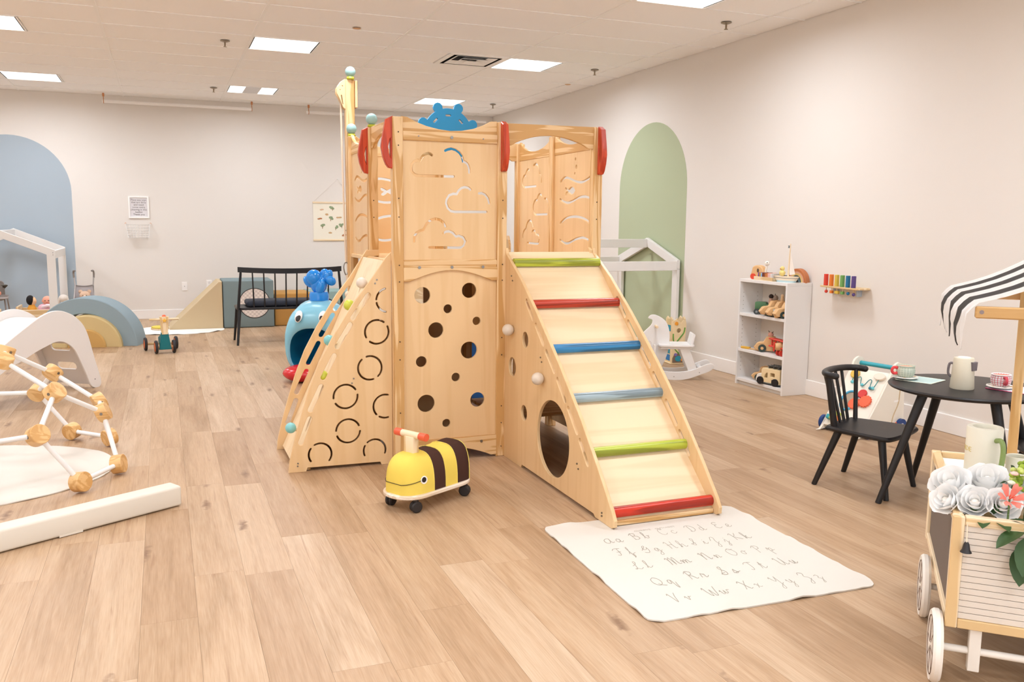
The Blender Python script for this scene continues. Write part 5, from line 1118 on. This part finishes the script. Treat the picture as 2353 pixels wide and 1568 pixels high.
obj('door_mark', text('Tur', .024, Matrix.Translation((.05, -.0515, .04)) @ Matrix.Rotation(R(90), 4, 'X')), M('6B4A36', .6), t, smooth=0)
for x in (-.075, .08):
    for s in (-1, 1): wheel_at(t, (x, s*.056, .03), .032, .014, M('1E1A1A', .6), (0, 1, 0))
bm = B()
for x in (-.01, .04, .09): box(bm, x-.003, x+.003, -.035, .035, .135, .158)
for y in (-.035, 0, .035): box(bm, -.02, .11, y-.003, y+.003, .158, .163)
obj('roof_rack', bm, M('5C5C5A', .5), t); obj('bumper', bx(-.125, .12, -.05, .05, .012, .02), M('6E7472', .5), t)
# ---- rainbow wall shelf
WSH = thing('wall_shelf', (4.79, 5.14, .905), 'small wooden wall shelf with brackets', 'shelf')
obj('board', plate(rrect(-.125, -.20, 0, .20, .02), [], .014, Matrix.Translation((0, 0, -.007)), .003), LIGHTW['y'], WSH)
for y in (-.11, .13): obj('bracket', bx(-.05, 0, y-.006, y+.006, -.07, -.014, bev=.002), M('B9C2CC', .4), WSH)
rc = ['D8412F', 'E07A2C', 'D4B548', '6FA257', '1E6F9A', '55417E']; rnm = ['red', 'orange', 'yellow', 'green', 'blue', 'purple']
for k, (c, n_) in enumerate(zip(rc, rnm)):
    y = 5.285-.0575*k
    tag(obj('pencil_block', bx(4.665, 4.691, y-.012, y+.012, .9053, .992, bev=.002), M(c, .55)), n_+' wooden block standing on the wall shelf', 'toy block', 'rainbow blocks on the wall shelf')
    o = obj('drop_bead', B() if False else sph(B(), (-.105, y-5.14, -.045-.004*(k == 5)), .0125, (1, 1, 1 if k not in (2, 3) else .85)) if k in (0, 4, 5) else bx(-.117, -.093, y-5.14-.012-.006*(k == 2), y-5.14+.012+.006*(k == 2), -.056, -.034, bev=.003), M(c, .5), WSH, label=n_+' bead')
    obj('bead_peg', cy((-.105, y-5.14, -.034), (-.105, y-5.14, -.012), .003, None, 6), LIGHTW['z'], o)
# ---- activity walker
WK = thing('activity_walker', (4.335, 4.43, 0), 'cream wooden activity walker with blue handle and wheels', 'walker', rz=R(10))
wc = M('EFE9DC', .4)
sidep = [(-.27, .03), (-.26, .012), (.14, .012), (.16, .03), (.15, .25), (.14, .40), (.125, .45), (.08, .475), (.03, .455), (0, .40), (-.1, .25)]
sp_ = [tuple(v)[:2] for v in smoothpts([(*p, 0) for p in sidep], 3, closed=True)]
for s in (-1, 1): obj('side_board', plate(sp_, [], .016, XZ(s*.15), .003), wc, WK)
fa, fb = Vector((-.255, 0, .04)), Vector((.01, 0, .40)); fd = (fb-fa).normalized(); fl_ = (fb-fa).length
fm = Matrix(((0, fd.x, -fd.z, fa.x), (-1, 0, 0, 0), (0, fd.z, fd.x, fa.z), (0, 0, 0, 1)))
obj('face_board', plate([(-.142, 0), (.142, 0), (.142, fl_), (-.142, fl_)], [], .012, fm, .002), wc, WK)
def onf(u, v, d=.01): return fm @ Vector((u, v, d))
obj('handle', cy((.09, -.146, .43), (.09, .146, .43), .015, None, 14), M('3CA6B4', .35), WK)
for s, y in ((1, -.17), (-1, .17)):
    for x in (-.22, .12): wheel_at(WK, (x, y, .048), .048, .02, M('1C3F7E', .45), (0, 1, 0), M('EDE6DA', .5))
bm = tube(B(), [onf(-.045+.055*math.cos(a)-.0, .2+.07*math.sin(a), .012) for a in [2*math.pi*k/28 for k in range(28)]], .008, 8, closed=True); obj('mirror_frame', bm, M('4FA9D0', .4), WK)
obj('mirror', plate([(-.045+.05*math.cos(2*math.pi*k/24), .2+.066*math.sin(2*math.pi*k/24)) for k in range(24)], [], .004, fm @ Matrix.Translation((0, 0, .009)), .0004), M('C9BCAC', .15, metal=.6), WK)
def gear(u, v, r, c, nm):
    P = [(u+(r if k % 2 else r*.86)*math.cos(2*math.pi*k/32), v+(r if k % 2 else r*.86)*math.sin(2*math.pi*k/32)) for k in range(32)]
    obj(nm, plate(P, [], .014, fm @ Matrix.Translation((0, 0, .014)), .002), M(c, .45), WK)
gear(.03, .265, .03, 'D23A36', 'gear'); gear(.075, .215, .043, 'E86843', 'gear'); gear(.005, .185, .04, 'E86843', 'gear')
obj('bead_wire', tube(B(), smoothpts([onf(a, b, .02) for a, b in ((-.09, .385), (-.08, .335), (-.05, .375), (-.03, .375), (-.01, .325), (.015, .325), (.035, .37), (.055, .365), (.065, .31), (.09, .32), (.1, .39))], 4), .0028, 6), M('2F7F80', .4), WK)
for u, v, c in ((-.08, .335, '6CC5CF'), (.0, .325, '6CC5CF'), (.068, .312, '2B7F98'), (.085, .315, '6CC5CF')): obj('bead', sph(B(), onf(u, v, .02), .011), M(c, .4), WK)
obj('spinner', plate(circ(-.09, .40, .028, 12, .032), [], .02, fm @ Matrix.Translation((0, 0, .018)), .003), M('D9B34A', .5), WK); obj('spinner', plate(circ(.095, .405, .038, 12, .024), [], .02, fm @ Matrix.Translation((0, 0, .018)), .003), M('E9DCCB', .5), WK)
for k, (u, v, c) in enumerate(((-.115, .05, '2F9DA6'), (-.09, .05, 'A8C046'), (-.1, .1, 'D2453C'), (-.06, .08, 'C3CF4A'), (-.05, .05, 'E07A3C'))): obj('turning_block', bar(B(), onf(u, v, .008), onf(u, v, .04), .028, .03, fd, .003), M(c, .5), WK)
obj('side_groove', tube(B(), smoothpts([(.105, -.1595, .37), (.1, -.1595, .28), (.09, -.1595, .2), (.045, -.1595, .12), (.03, -.1595, .06)], 5), .004, 6), M('C4AE8C', .6), WK)
obj('side_slot', bx(.045, .1, -.1592, -.1585, .212, .224), M('FBF9F5', .4), WK)
obj('side_toy', sph(B(), (.05, -.162, .055), .016, (2, .4, .9)), M('E08A34', .5), WK); obj('side_toy', tube(B(), [(.085+.018*math.cos(a), -.162, .055+.018*math.sin(a)) for a in [2*math.pi*k/16 for k in range(16)]], .005, 6, closed=True), M('E4632F', .5), WK)
# ---- round black table
TBX, TBY, TBZ = 3.632, 3.08, .585
TB = thing('round_table', (TBX, TBY, 0), 'round black children table with splayed legs', 'table')
mbk = M('1E1B1B', .42)
obj('table_top', lathe(B(), [(0, -.024), (.335, -.024), (.352, -.018), (.358, -.009), (.352, -.002), (.338, 0), (0, 0)], 64, (0, 0, TBZ)), mbk, TB)
fc = [(3.225-TBX, 3.19-TBY), (3.74-TBX, 3.47-TBY), (4.02-TBX, 2.94-TBY), (3.50-TBX, 2.665-TBY)]
for x, y in fc: obj('leg', cy((x*.52, y*.52, TBZ-.022), (x, y, 0), .024, .0145, 14), mbk, TB)
# ---- chair
def chair(loc, rz, lab, bev=True):
    t = thing('child_chair', loc, lab, 'chair', 'black spindle chairs', rz)
    # local: +x to the right of the sitter, front is -y
    obj('seat', plate([tuple(v)[:2] for v in smoothpts([(*p, 0) for p in [(-.15, .14), (-.12, .17), (.12, .17), (.15, .14), (.175, .0), (.185, -.13), (.16, -.175), (.0, -.185), (-.16, -.175), (-.185, -.13), (-.175, 0)]], 4, closed=True)], [], .024, Matrix.Translation((0, 0, .308)), .009), mbk, t)
    for sx in (-1, 1):
        obj('leg', cy((sx*.125, .11, .298), (sx*.175, .205, 0), .02, .0135, 14), mbk, t); obj('leg', cy((sx*.13, -.115, .298), (sx*.175, -.175, 0), .02, .0135, 14), mbk, t)
        obj('back_post', cy((sx*.125, .135, .315), (sx*.165, .165, .585), .0175 if sx < 0 else .0125, .0165 if sx < 0 else .0105, 12), mbk, t)
    rail_ = smoothpts([(-.175, .12, .59), (-.17, .165, .592), (-.12, .205, .594), (-.04, .222, .595), (.04, .222, .595), (.12, .205, .594), (.17, .165, .592), (.175, .12, .59)], 5)
    bm = tube(B(), rail_, .017, 12); sph(bm, rail_[0], .0172, u=12, v=8); sph(bm, rail_[-1], .0172, u=12, v=8); obj('top_rail', bm, mbk, t)
    for k in range(4):
        x = -.085+.0567*k; obj('spindle', cy((x*.8, .15, .315), (x*1.15, .222-.6*x*x, .59), .0085, .0085, 10), mbk, t)
    return t
chair((3.385, 3.435, 0), math.atan2(.14, .33), 'black spindle-back child chair pulled up to the round table')
chair((3.915, 2.765, 0), R(236), 'black child chair at the right edge, behind the flower cart')
# ---- tea things
t = thing('placemat', (3.535, 3.275, TBZ+.0008), 'pale blue placemat with scalloped edge', 'placemat', rz=R(20))
def scallop(h, n=9): 
    P = []
    for a, b in (((-h, -h), (h, -h)), ((h, -h), (h, h)), ((h, h), (-h, h)), ((-h, h), (-h, -h))):
        d_ = Vector((b[0]-a[0], b[1]-a[1])); nn_ = Vector((d_.y, -d_.x)).normalized()
        for k in range(n*3): f = k/(n*3); p = Vector(a)+d_*f+nn_*.003*abs(math.sin(math.pi*f*n)); P.append((p.x, p.y))
    return P
obj('cloth', plate(scallop(.085), [], .002, Matrix.Translation((0, 0, .001)), .0003), M('B9CFCB', .9), t); obj('edging', plate(scallop(.088), [scallop(.0835)], .0024, Matrix.Translation((0, 0, .0012)), .0003), M('E4E6D2', .9), t)
def teacup(loc, lab, c1, c2, hc, sa, rz):
    t = thing('fabric_teacup', loc, lab, 'toy teacup', None, rz)
    m = bpy.data.materials.new('mat_check'); m.use_nodes = True; nt = m.node_tree; b = nt.nodes['Principled BSDF']
    tc = nt.nodes.new('ShaderNodeTexCoord'); sp = nt.nodes.new('ShaderNodeSeparateXYZ'); nt.links.new(tc.outputs['Object'], sp.inputs[0])
    at = nt.nodes.new('ShaderNodeMath'); at.operation = 'ARCTAN2'; nt.links.new(sp.outputs[1], at.inputs[0]); nt.links.new(sp.outputs[0], at.inputs[1])
    def grid(v, k):
        a_ = nt.nodes.new('ShaderNodeMath'); a_.operation = 'MULTIPLY'; a_.inputs[1].default_value = k; nt.links.new(v, a_.inputs[0])
        f_ = nt.nodes.new('ShaderNodeMath'); f_.operation = 'FRACT'; nt.links.new(a_.outputs[0], f_.inputs[0])
        g_ = nt.nodes.new('ShaderNodeMath'); g_.operation = 'GREATER_THAN'; g_.inputs[1].default_value = .8; nt.links.new(f_.outputs[0], g_.inputs[0]); return g_.outputs[0]
    mxm = nt.nodes.new('ShaderNodeMath'); mxm.operation = 'MAXIMUM'; nt.links.new(grid(at.outputs[0], 3.2), mxm.inputs[0]); nt.links.new(grid(sp.outputs[2], 95), mxm.inputs[1])
    mx = nt.nodes.new('ShaderNodeMix'); mx.data_type = 'RGBA'; mx.inputs[6].default_value = lin(c1); mx.inputs[7].default_value = lin(c2); nt.links.new(mxm.outputs[0], mx.inputs[0]); nt.links.new(mx.outputs[2], b.inputs['Base Color']); b.inputs['Roughness'].default_value = .9
    obj('bowl', lathe(B(), [(0, .012), (.032, .012), (.043, .025), (.046, .042), (.043, .056), (.041, .066), (.037, .066), (.037, .056), (0, .056)], 28), m, t)
    obj('tea', cy((0, 0, .056), (0, 0, .062), .0385, None, 24), M('E79A7E', .9), t); obj('rim', tube(B(), [(.042*math.cos(a), .042*math.sin(a), .066) for a in [2*math.pi*k/28 for k in range(28)]], .003, 6, closed=True), M(c1, .9), t)
    obj('handle', tube(B(), smoothpts([(-.042, 0, .056), (-.062, 0, .058), (-.07, 0, .042), (-.06, 0, .028), (-.042, 0, .03)], 4), .0075, 8), M(hc, .9), t)
    o = obj('saucer', lathe(B(), [(0, .002), (.045, .002), (.062, .009), (.06, .013), (.04, .011), (0, .011)], 28), M(sa, .9, var=.12, vscale=30), t)
    for k in range(6): a = k*1.05; obj('saucer_flower', sph(B(), (.05*math.cos(a), .05*math.sin(a), .0115), .008, (1, 1, .25), 8, 6), M('8A9C8E' if k % 2 else 'B8893A', .9), o)
teacup((3.475, 3.315, TBZ+.0038), 'checked sage fabric teacup with a red handle on a saucer', 'B5BFAE', 'D3D8C8', 'D9484A', 'D8D6CF', math.atan2(-.36, .93)+math.pi*0)
t = thing('placemat', (3.765, 2.93, TBZ+.0008), 'white placemat with a pink edge under the checked red cup', 'placemat', rz=R(12))
obj('cloth', plate(scallop(.088), [], .002, Matrix.Translation((0, 0, .001)), .0003), M('E3E4EE', .9), t); obj('edging', plate(scallop(.09), [scallop(.0865)], .0024, Matrix.Translation((0, 0, .0012)), .0003), M('D8547C', .9), t)
teacup((3.715, 2.965, TBZ+.0038), 'red and white checked fabric teacup behind the wooden pole', 'E3DCDC', 'C8505A', 'C8505A', 'E4DED4', R(60))
t = thing('toy_kettle', (3.545, 3.035, TBZ), 'cream toy coffee pot with a grey spout', 'toy kettle', rz=R(-20))
obj('body', lathe(B(), [(0, 0), (.052, 0), (.054, .004), (.045, .146), (.043, .15), (0, .15)], 36), M('D5CDB8', .45), t); obj('lid', lathe(B(), [(0, .1545), (.028, .1535), (.03, .15), (0, .15)], 28), M('E7D9D3', .5), t)
obj('spout', plate([(-.014, 0), (.014, 0), (.017, .036), (-.017, .036)], [], .016, Matrix.Rotation(R(28), 4, 'Z') @ Matrix.Translation((.008, -.047, .095)) @ XZ(0), .003), M('6E6669', .5), t)
obj('handle', tube(B(), smoothpts([(-.034, .02, .118), (-.052, .03, .116), (-.056, .03, .07), (-.043, .02, .055)], 4), .006, 8), M('6E6669', .5), t)
# ================================================================== FLOWER CART
CR = thing('flower_cart', (2.12, 1.79, 0), 'wooden flower cart with spoked wheels, plank front and striped awning', 'cart', rz=math.atan2(-.684, .729))
CW, CLN, CZ0, CZ1 = .486, .78, .185, .525
Pz, Pxw, Pyw = LIGHTW['z'], LIGHTW['x'], LIGHTW['y']
for x in (0, CW):
    for y in (0, CLN): obj('corner_post', bx(x-.016, x+.016, y-.016, y+.016, CZ0, CZ1, bev=.003), Pz, CR)
for z in (CZ0+.014, CZ1-.014):
    for x in (0, CW): obj('side_rail', bx(x-.013, x+.013, .017, CLN-.017, z-.014, z+.014, bev=.002), Pyw, CR)
    for y in (0, CLN): obj('end_rail', bx(.017, CW-.017, y-.013, y+.013, z-.014, z+.014, bev=.002), Pxw, CR)
for x in (0, CW): obj('chalk_panel', bx(x-.004, x+.004, .017, CLN-.017, CZ0+.028, CZ1-.028), M('6E6157', .8), CR)
obj('panel_batten', bx(-.01, .01, .25, .28, CZ0+.028, CZ1-.028, bev=.002), Pz, CR) if False else None
sm_ = None
nsl = 15; sh = (CZ1-CZ0-.056)/nsl
for k in range(nsl):
    z = CZ0+.028+sh*(k+.5)
    for y in (0, CLN):
        if sm_ is None: sm_ = obj('slat', bx(.017-CW/2, CW/2-.017, -.006, .006, -sh/2+.0008, sh/2-.0008, bev=.0006), M('DED4C8', .55, var=.03), CR, (CW/2, y, z)).data
        else: obj('slat', sm_, None, CR, (CW/2, y, z))
obj('counter_top', bx(.014, CW-.014, .19, CLN-.014, .495, .505), M('EFEDEA', .4), CR)
obj('planter_divider', bx(.014, CW-.014, .175, .187, CZ0+.03, .52, bev=.002), Pxw, CR); obj('planter_floor', bx(.014, CW-.014, .014, .175, .36, .37), M('5A4636', .8), CR)
WHT = M('E9E2D8', .45); LINE = M('7A6353', .7)
for x, sx in ((-.034, -1), (CW+.034, 1)):
    for y in (.02, .49):
        c_ = Vector((x, y, .108))
        mt = Matrix.Translation(c_) @ Matrix.Rotation(R(90*sx), 4, 'Y')
        o = obj('wheel', lathe(B(), [(0, .012), (.094, .012), (.102, .014), (.108, .006), (.108, -.006), (.102, -.014), (.094, -.012), (0, -.012)], 48, mt=mt), WHT, CR)
        obj('wheel_ring', tube(B(), [mt @ Vector((.086*math.cos(a), .086*math.sin(a), .0125)) for a in [2*math.pi*k/40 for k in range(40)]], .0018, 5, closed=True), LINE, o)
        for k in range(8):
            a = math.pi*k/4; obj('spoke_line', cy(mt @ Vector((.012*math.cos(a), .012*math.sin(a), .0122)), mt @ Vector((.085*math.cos(a), .085*math.sin(a), .0122)), .0012 if k % 2 else .0016, None, 5), LINE, o)
        obj('hub_mark', cy(mt @ Vector((0, 0, .010)), mt @ Vector((0, 0, .0145)), .006, None, 12), WHT, o)
for y in (.02, .49):
    obj('axle', cy((-.03, y, .108), (CW+.03, y, .108), .011, None, 12), WHT, CR)
    for x in (.07, CW-.07): obj('leg', bx(x-.016, x+.016, y-.016, y+.016, .05, CZ0, bev=.002), WHT, CR)
# awning frame and striped cloth
RZ, LZ = 1.235, 1.118
for y in (.01, .79): obj('awning_arm', bx(.0, CW, y-.01, y+.01, LZ-.018, LZ+.016, bev=.004), wood('D8B07C', 'C39A62', 'x', 14, .45, .5), CR)
for y in (.035, .765): obj('pole', cy((CW/2, y, .37 if y < .1 else .5), (CW/2, y, RZ-.005), .0165, None, 16), wood('E2BD86', 'CB9E62', 'z', 14, .45, .5), CR)
obj('ridge_pole', cy((CW/2, .0, RZ), (CW/2, .80, RZ), .009, None, 12), Pyw, CR)
for y in (.0, .80): obj('arm_bolt', cy((.016, y-.001 if y < .1 else y+.001, LZ), (.016, y+.002, LZ), .006, None, 10), M('8A7A76', .4, metal=.6), CR)
NS = 7; WS_ = .80/NS
cw_ = M('F1EEEB', .85); cb = M('55504C', .85)
for side in (-1, 1):
    for k in range(NS):
        y0 = k*WS_; xs = []
        for t_ in (0, .12, .3, .5, .7, .88, .97): xs.append((CW/2*(1-t_), RZ-(RZ-LZ-.012)*t_-.012*math.sin(math.pi*t_)+.012, 1.0))
        xs += [(-.008, LZ+.012, 1.0), (-.022, LZ-.006, 1.0), (-.027, LZ-.03, .95), (-.03, LZ-.055, .8), (-.027, LZ-.085, .5), (-.024, LZ-.108, .16), (-.022, LZ-.118, .04)]
        bm = B(); rings = []
        for i_, (x, z, f) in enumerate(xs):
            xx = x if side < 0 else CW-x
            w_ = WS_*f*.5; c_ = y0+WS_/2; wob = .004*math.sin(k*2.1+i_*.8) if i_ > 8 else 0
            rings.append([Vector((xx+wob, c_-w_, z)), Vector((xx+wob+(.003 if side < 0 else -.003), c_, z+.001)), Vector((xx+wob, c_+w_, z))])
        loft(bm, rings, closed=False, cap=False); bmesh.ops.solidify(bm, geom=bm.faces[:], thickness=.0014)
        obj('awning_stripe', bm, cb if k % 2 else cw_, CR, smooth=60)
# bell
o = obj('bell', lathe(B(), [(0, .03), (.005, .03), (.008, .024), (.011, .008), (.016, .0), (.013, -.001), (0, .012)], 24, (.022, -.03, .425)), M('242122', .35), CR)
obj('bell_cord', cy((.022, -.03, .452), (.022, -.016, .505), .0018, None, 6), M('E3D6BE', .8), o); obj('bell_clapper', sph(B(), (.022, -.03, .425), .004), M('242122', .35), o)
# ---- big cream mug and small jar on the counter
def place_cart(x, y): return Vector((2.12+.729*x+.684*y, 1.79-.684*x+.729*y, 0))
p = place_cart(.125, .565)
t = thing('toy_mug', (p.x, p.y, .505), 'tall cream wooden mug with a green handle on the cart', 'toy mug', rz=R(-51))
obj('body', lathe(B(), [(0, 0), (.055, 0), (.057, .003), (.057, .168), (.055, .172), (.039, .172), (.037, .168), (.037, .12), (0, .12)], 40), M('DDD8C6', .45), t)
obj('handle', tube(B(), smoothpts([(.035, -.043, .135), (.05, -.066, .14), (.058, -.075, .115), (.056, -.072, .06), (.048, -.062, .03), (.035, -.043, .03)], 5), .0085, 10), M('7F9355', .4), t)
tx = text('LEMONADE', .024, Matrix.Identity(4), .0006)
for v in tx.vertices:
    a = R(-193)+v.co.x/.0575*1.0-.0; h_ = v.co.y; rr_ = .0572+v.co.z; v.co = (rr_*math.cos(a), rr_*math.sin(a), .095+h_)
obj('lettering', tx, M('C9B46A', .5), t, smooth=0)
p = place_cart(.235, .6)
t = thing('toy_jar', (p.x, p.y, .505), 'small cream cup behind the roses on the cart', 'toy cup'); obj('body', lathe(B(), [(0, 0), (.03, 0), (.034, .004), (.036, .07), (.034, .072), (.03, .07), (.028, .01), (0, .01)], 28), M('DAD6C4', .5), t); obj('inside', cy((0, 0, .011), (0, 0, .05), .0285, None, 24), M('B9B59F', .6), t)
# ---- flowers
def petal_mesh(bm, c, ax, R_, a0, span, h0, h1, curl, seed, n=7, m=6):
    """one cupped petal on a sphere-like shell around axis ax"""
    rg = random.Random(seed); z = Vector(ax).normalized(); x = z.orthogonal().normalized(); y = z.cross(x); rows = []
    for i in range(m+1):
        v = i/m; row = []
        for j in range(n+1):
            u = j/n*2-1; a = a0+u*span*(1-.18*v*v)
            edge = (1-abs(u)**3.0*.22)
            hh_ = h0+(h1-h0)*v*edge
            rad = R_*(math.sin(min(1, .22+.78*v)*math.pi*.5)*.98+curl*max(0, v-.72)**2*6*(1+.3*math.sin(u*5+seed)))*(1+.03*math.sin(u*4+seed))
            row.append(bm.verts.new(Vector(c)+x*rad*math.cos(a)+y*rad*math.sin(a)+z*hh_))
        rows.append(row)
    for A, C in zip(rows, rows[1:]):
        for j in range(n): bm.faces.new((A[j], A[j+1], C[j+1], C[j]))
def petal_mat(col):
    m = M(col, .75, .2).copy(); nt = m.node_tree; b = nt.nodes['Principled BSDF']
    tr = nt.nodes.new('ShaderNodeBsdfTranslucent'); tr.inputs[0].default_value = lin(col); mx = nt.nodes.new('ShaderNodeMixShader'); mx.inputs[0].default_value = .12
    nt.links.new(b.outputs[0], mx.inputs[1]); nt.links.new(tr.outputs[0], mx.inputs[2]); nt.links.new(mx.outputs[0], nt.nodes['Material Output'].inputs[0]); return m
PW_ = petal_mat('FBFAF8'); PC = petal_mat('F8F3EA'); LEAF = M('36512A', .5, var=.2, vscale=30); LEAF2 = M('5F7F4A', .5, var=.2, vscale=30); STEMM = M('58703E', .6)
def leaf(parent, p, d_, L_, W_, mat=LEAF, name='leaf', seed=0):
    bm = B(); d_ = Vector(d_).normalized(); s_ = d_.cross(Vector((0, 0, 1))); s_ = s_.normalized() if s_.length > .1 else Vector((1, 0, 0)); nn_ = s_.cross(d_); rows = []
    for i in range(8):
        v = i/7; w_ = W_*math.sin(math.pi*min(1, v*.93+.05))**.8*(1 if i < 7 else .1); c_ = Vector(p)+d_*L_*v-Vector((0, 0, 1))*L_*.35*v*v
        rows.append([bm.verts.new(c_+s_*w_*k+nn_*(abs(k)*w_*.25)) for k in (-1, -.5, 0, .5, 1)])
    for A, C in zip(rows, rows[1:]):
        for j in range(4): bm.faces.new((A[j], A[j+1], C[j+1], C[j]))
    return obj(name, bm, mat, parent, smooth=60)
CRM = Matrix.Translation((2.12, 1.79, 0)) @ Matrix.Rotation(math.atan2(-.684, .729), 4, 'Z')
def rose(lx, ly, lz, r, ax, lab, seed, mat=PW_, stem=(0, 0)):
    c_ = CRM @ Vector((lx, ly, lz)); base = Vector((c_.x, c_.y, c_.z))
    t = thing('rose', base, lab, 'flower', 'roses on the flower cart')
    ax = (CRM.to_3x3() @ Vector(ax)).normalized(); o0 = -ax*r*.75
    rg = random.Random(seed)
    bm = B(); sph(bm, o0+ax*r*.55, r*.3, (1, 1, 1.5), 12, 8, ax.to_track_quat('Z', 'Y').to_matrix()); obj('heart', bm, PC, t)
    for ring_, (n_, rad, h1, sp, cu) in enumerate(((2, .34, 1.34, 1.7, .0), (3, .56, 1.34, 1.3, .03), (4, .82, 1.22, 1.05, .09), (5, 1.06, 1.04, .9, .2))):
        for k in range(n_):
            bm = B(); petal_mesh(bm, o0, ax, r*rad, 2*math.pi*k/n_+ring_*.6+rg.uniform(-.15, .15), sp, 0, r*(h1+rg.uniform(-.08, .08)), cu, seed+k+ring_*7)
            obj('petal', bm, mat, t, smooth=80)
    obj('sepal', lathe(B(), [(0, -.01), (r*.35, 0), (r*.15, r*.3)], 10, mt=Matrix.Translation(o0) @ ax.to_track_quat('Z', 'Y').to_matrix().to_4x4()), STEMM, t)
    foot = CRM @ Vector((min(max(lx, .06), .42), .1, .375)); obj('stem', tube(B(), smoothpts([o0, o0-ax*.04-Vector((0, 0, .02)), foot-base], 4), .003, 6), STEMM, t)
    return t
rose(-.012, .15, .575, 0.056, (-.35, -.5, .8), 'white rose furthest left, leaning past the cart edge', 11)
rose(.09, .17, .592, .056, (-.1, -.45, .9), 'white rose at the back, under the cream mug', 23)
rose(-.03, .07, .545, .042, (-.6, -.6, .45), 'small drooping white rose at the lower left of the bunch', 37)
rose(.045, .055, .552, .044, (-.15, -.75, .65), 'white rose low in the middle of the bunch', 41)
rose(.118, .05, .556, .044, (.1, -.8, .6), 'white rose low at the right, with a loose outer petal', 53)
rose(.175, .12, .572, .046, (.2, -.5, .8), 'white rose behind the pink flower at the right edge', 67)
# pink lily-like flower
c_ = CRM @ Vector((.128, .02, .582)); t = thing('pink_flower', c_, 'coral pink open flower at the right edge', 'flower')
PK = petal_mat('EE8F80'); axp = (CRM.to_3x3() @ Vector((.1, -.8, .6))).normalized()
for k in range(6):
    bm = B(); petal_mesh(bm, (0, 0, 0), axp, .026, k*math.pi/3, .42, 0, .034, .9, k+3, 5, 5); obj('petal', bm, PK, t, smooth=60)
obj('stem', tube(B(), [Vector((0, 0, 0)), Vector((0, 0, -.06)), (CRM @ Vector((.13, .09, .375)))-c_], .003, 6), STEMM, t)
for k in range(5): obj('stamen', cy((0, 0, 0), axp*.03+Vector((math.cos(k*1.3), math.sin(k*1.3), 0))*.008, .0012, None, 5), M('E86A4E', .6), t)
# green hydrangea head
c_ = CRM @ Vector((.185, .1, .635)); t = thing('green_blossom', c_, 'lime green blossom cluster at the right edge', 'flower'); rg = random.Random(4)
for k in range(60):
    v = Vector((rg.gauss(0, 1), rg.gauss(0, 1), rg.gauss(0, 1))).normalized()*.042
    obj('floret', sph(B(), v, .0095, (1, 1, .8), 8, 6), M(['9DB53E', '86A033', 'C6D27A'][k % 3], .7), t)
for k in range(10):
    v = Vector((rg.gauss(0, 1), rg.gauss(0, 1), rg.gauss(0, 1))).normalized()*.05
    obj('pale_floret', sph(B(), v, .012, (1, 1, .5), 8, 6), M(['F0C9BE', 'EFE9D6'][k % 2], .7), t)
obj('stem', tube(B(), [Vector((0, 0, -.03)), (CRM @ Vector((.18, .1, .375)))-c_], .003, 6), STEMM, t)
# foliage sprigs
def sprig(lx, ly, lz, lab, leaves, mat=LEAF):
    c_ = CRM @ Vector((lx, ly, lz)); t = thing('leaf_sprig', c_, lab, 'foliage', 'leaf sprigs on the flower cart'); R3 = CRM.to_3x3()
    obj('stem', tube(B(), [Vector((0, 0, 0)), (CRM @ Vector((max(.05, lx), .1, .375)))-c_], .0025, 6), STEMM, t)
    for p_, d_, L_, W_ in leaves: leaf(t, R3 @ Vector(p_), R3 @ Vector(d_), L_, W_, mat)
sprig(.165, -.012, .51, 'dark leaves hanging over the plank front', [((.0, 0, -.01), (-.7, -.5, -.1), .09, .026), ((.02, -.01, -.02), (-.3, -.8, -.6), .1, .032), ((.03, 0, -.03), (.3, -.7, -.9), .1, .034), ((.05, 0, 0), (.6, -.7, -.2), .1, .032), ((.0, -.01, -.05), (-.1, -.5, -1), .085, .03), ((.06, -.01, -.04), (.4, -.4, -1), .09, .03), ((.1, 0, -.02), (.3, -.6, -.7), .1, .032)])
sprig(.07, .02, .515, 'dark leaves under the low white roses', [((-.03, 0, 0), (-.8, -.4, .1), .06, .016), ((.0, 0, 0), (-.2, -.9, .1), .055, .018), ((.03, 0, 0), (.4, -.8, .1), .06, .02), ((.06, 0, .005), (.8, -.4, .2), .07, .02), ((.1, 0, .01), (.7, -.6, .3), .07, .024), ((.02, .02, .01), (.2, .2, .6), .05, .018)])
sprig(.15, .13, .60, 'pair of small leaves beside the cream mug', [((0, 0, .03), (-.2, .1, .9), .04, .014), ((-.005, 0, .0), (-.8, -.1, .2), .03, .01), ((.0, 0, .015), (.6, .2, .5), .03, .01)], LEAF)
sprig(.045, .1, .57, 'light green leaves between the two upper roses', [((0, 0, 0), (-.1, -.5, .5), .035, .011), ((.0, 0, -.01), (-.7, -.5, -.2), .035, .009), ((.01, 0, -.005), (.5, -.6, 0), .03, .01)], LEAF2)
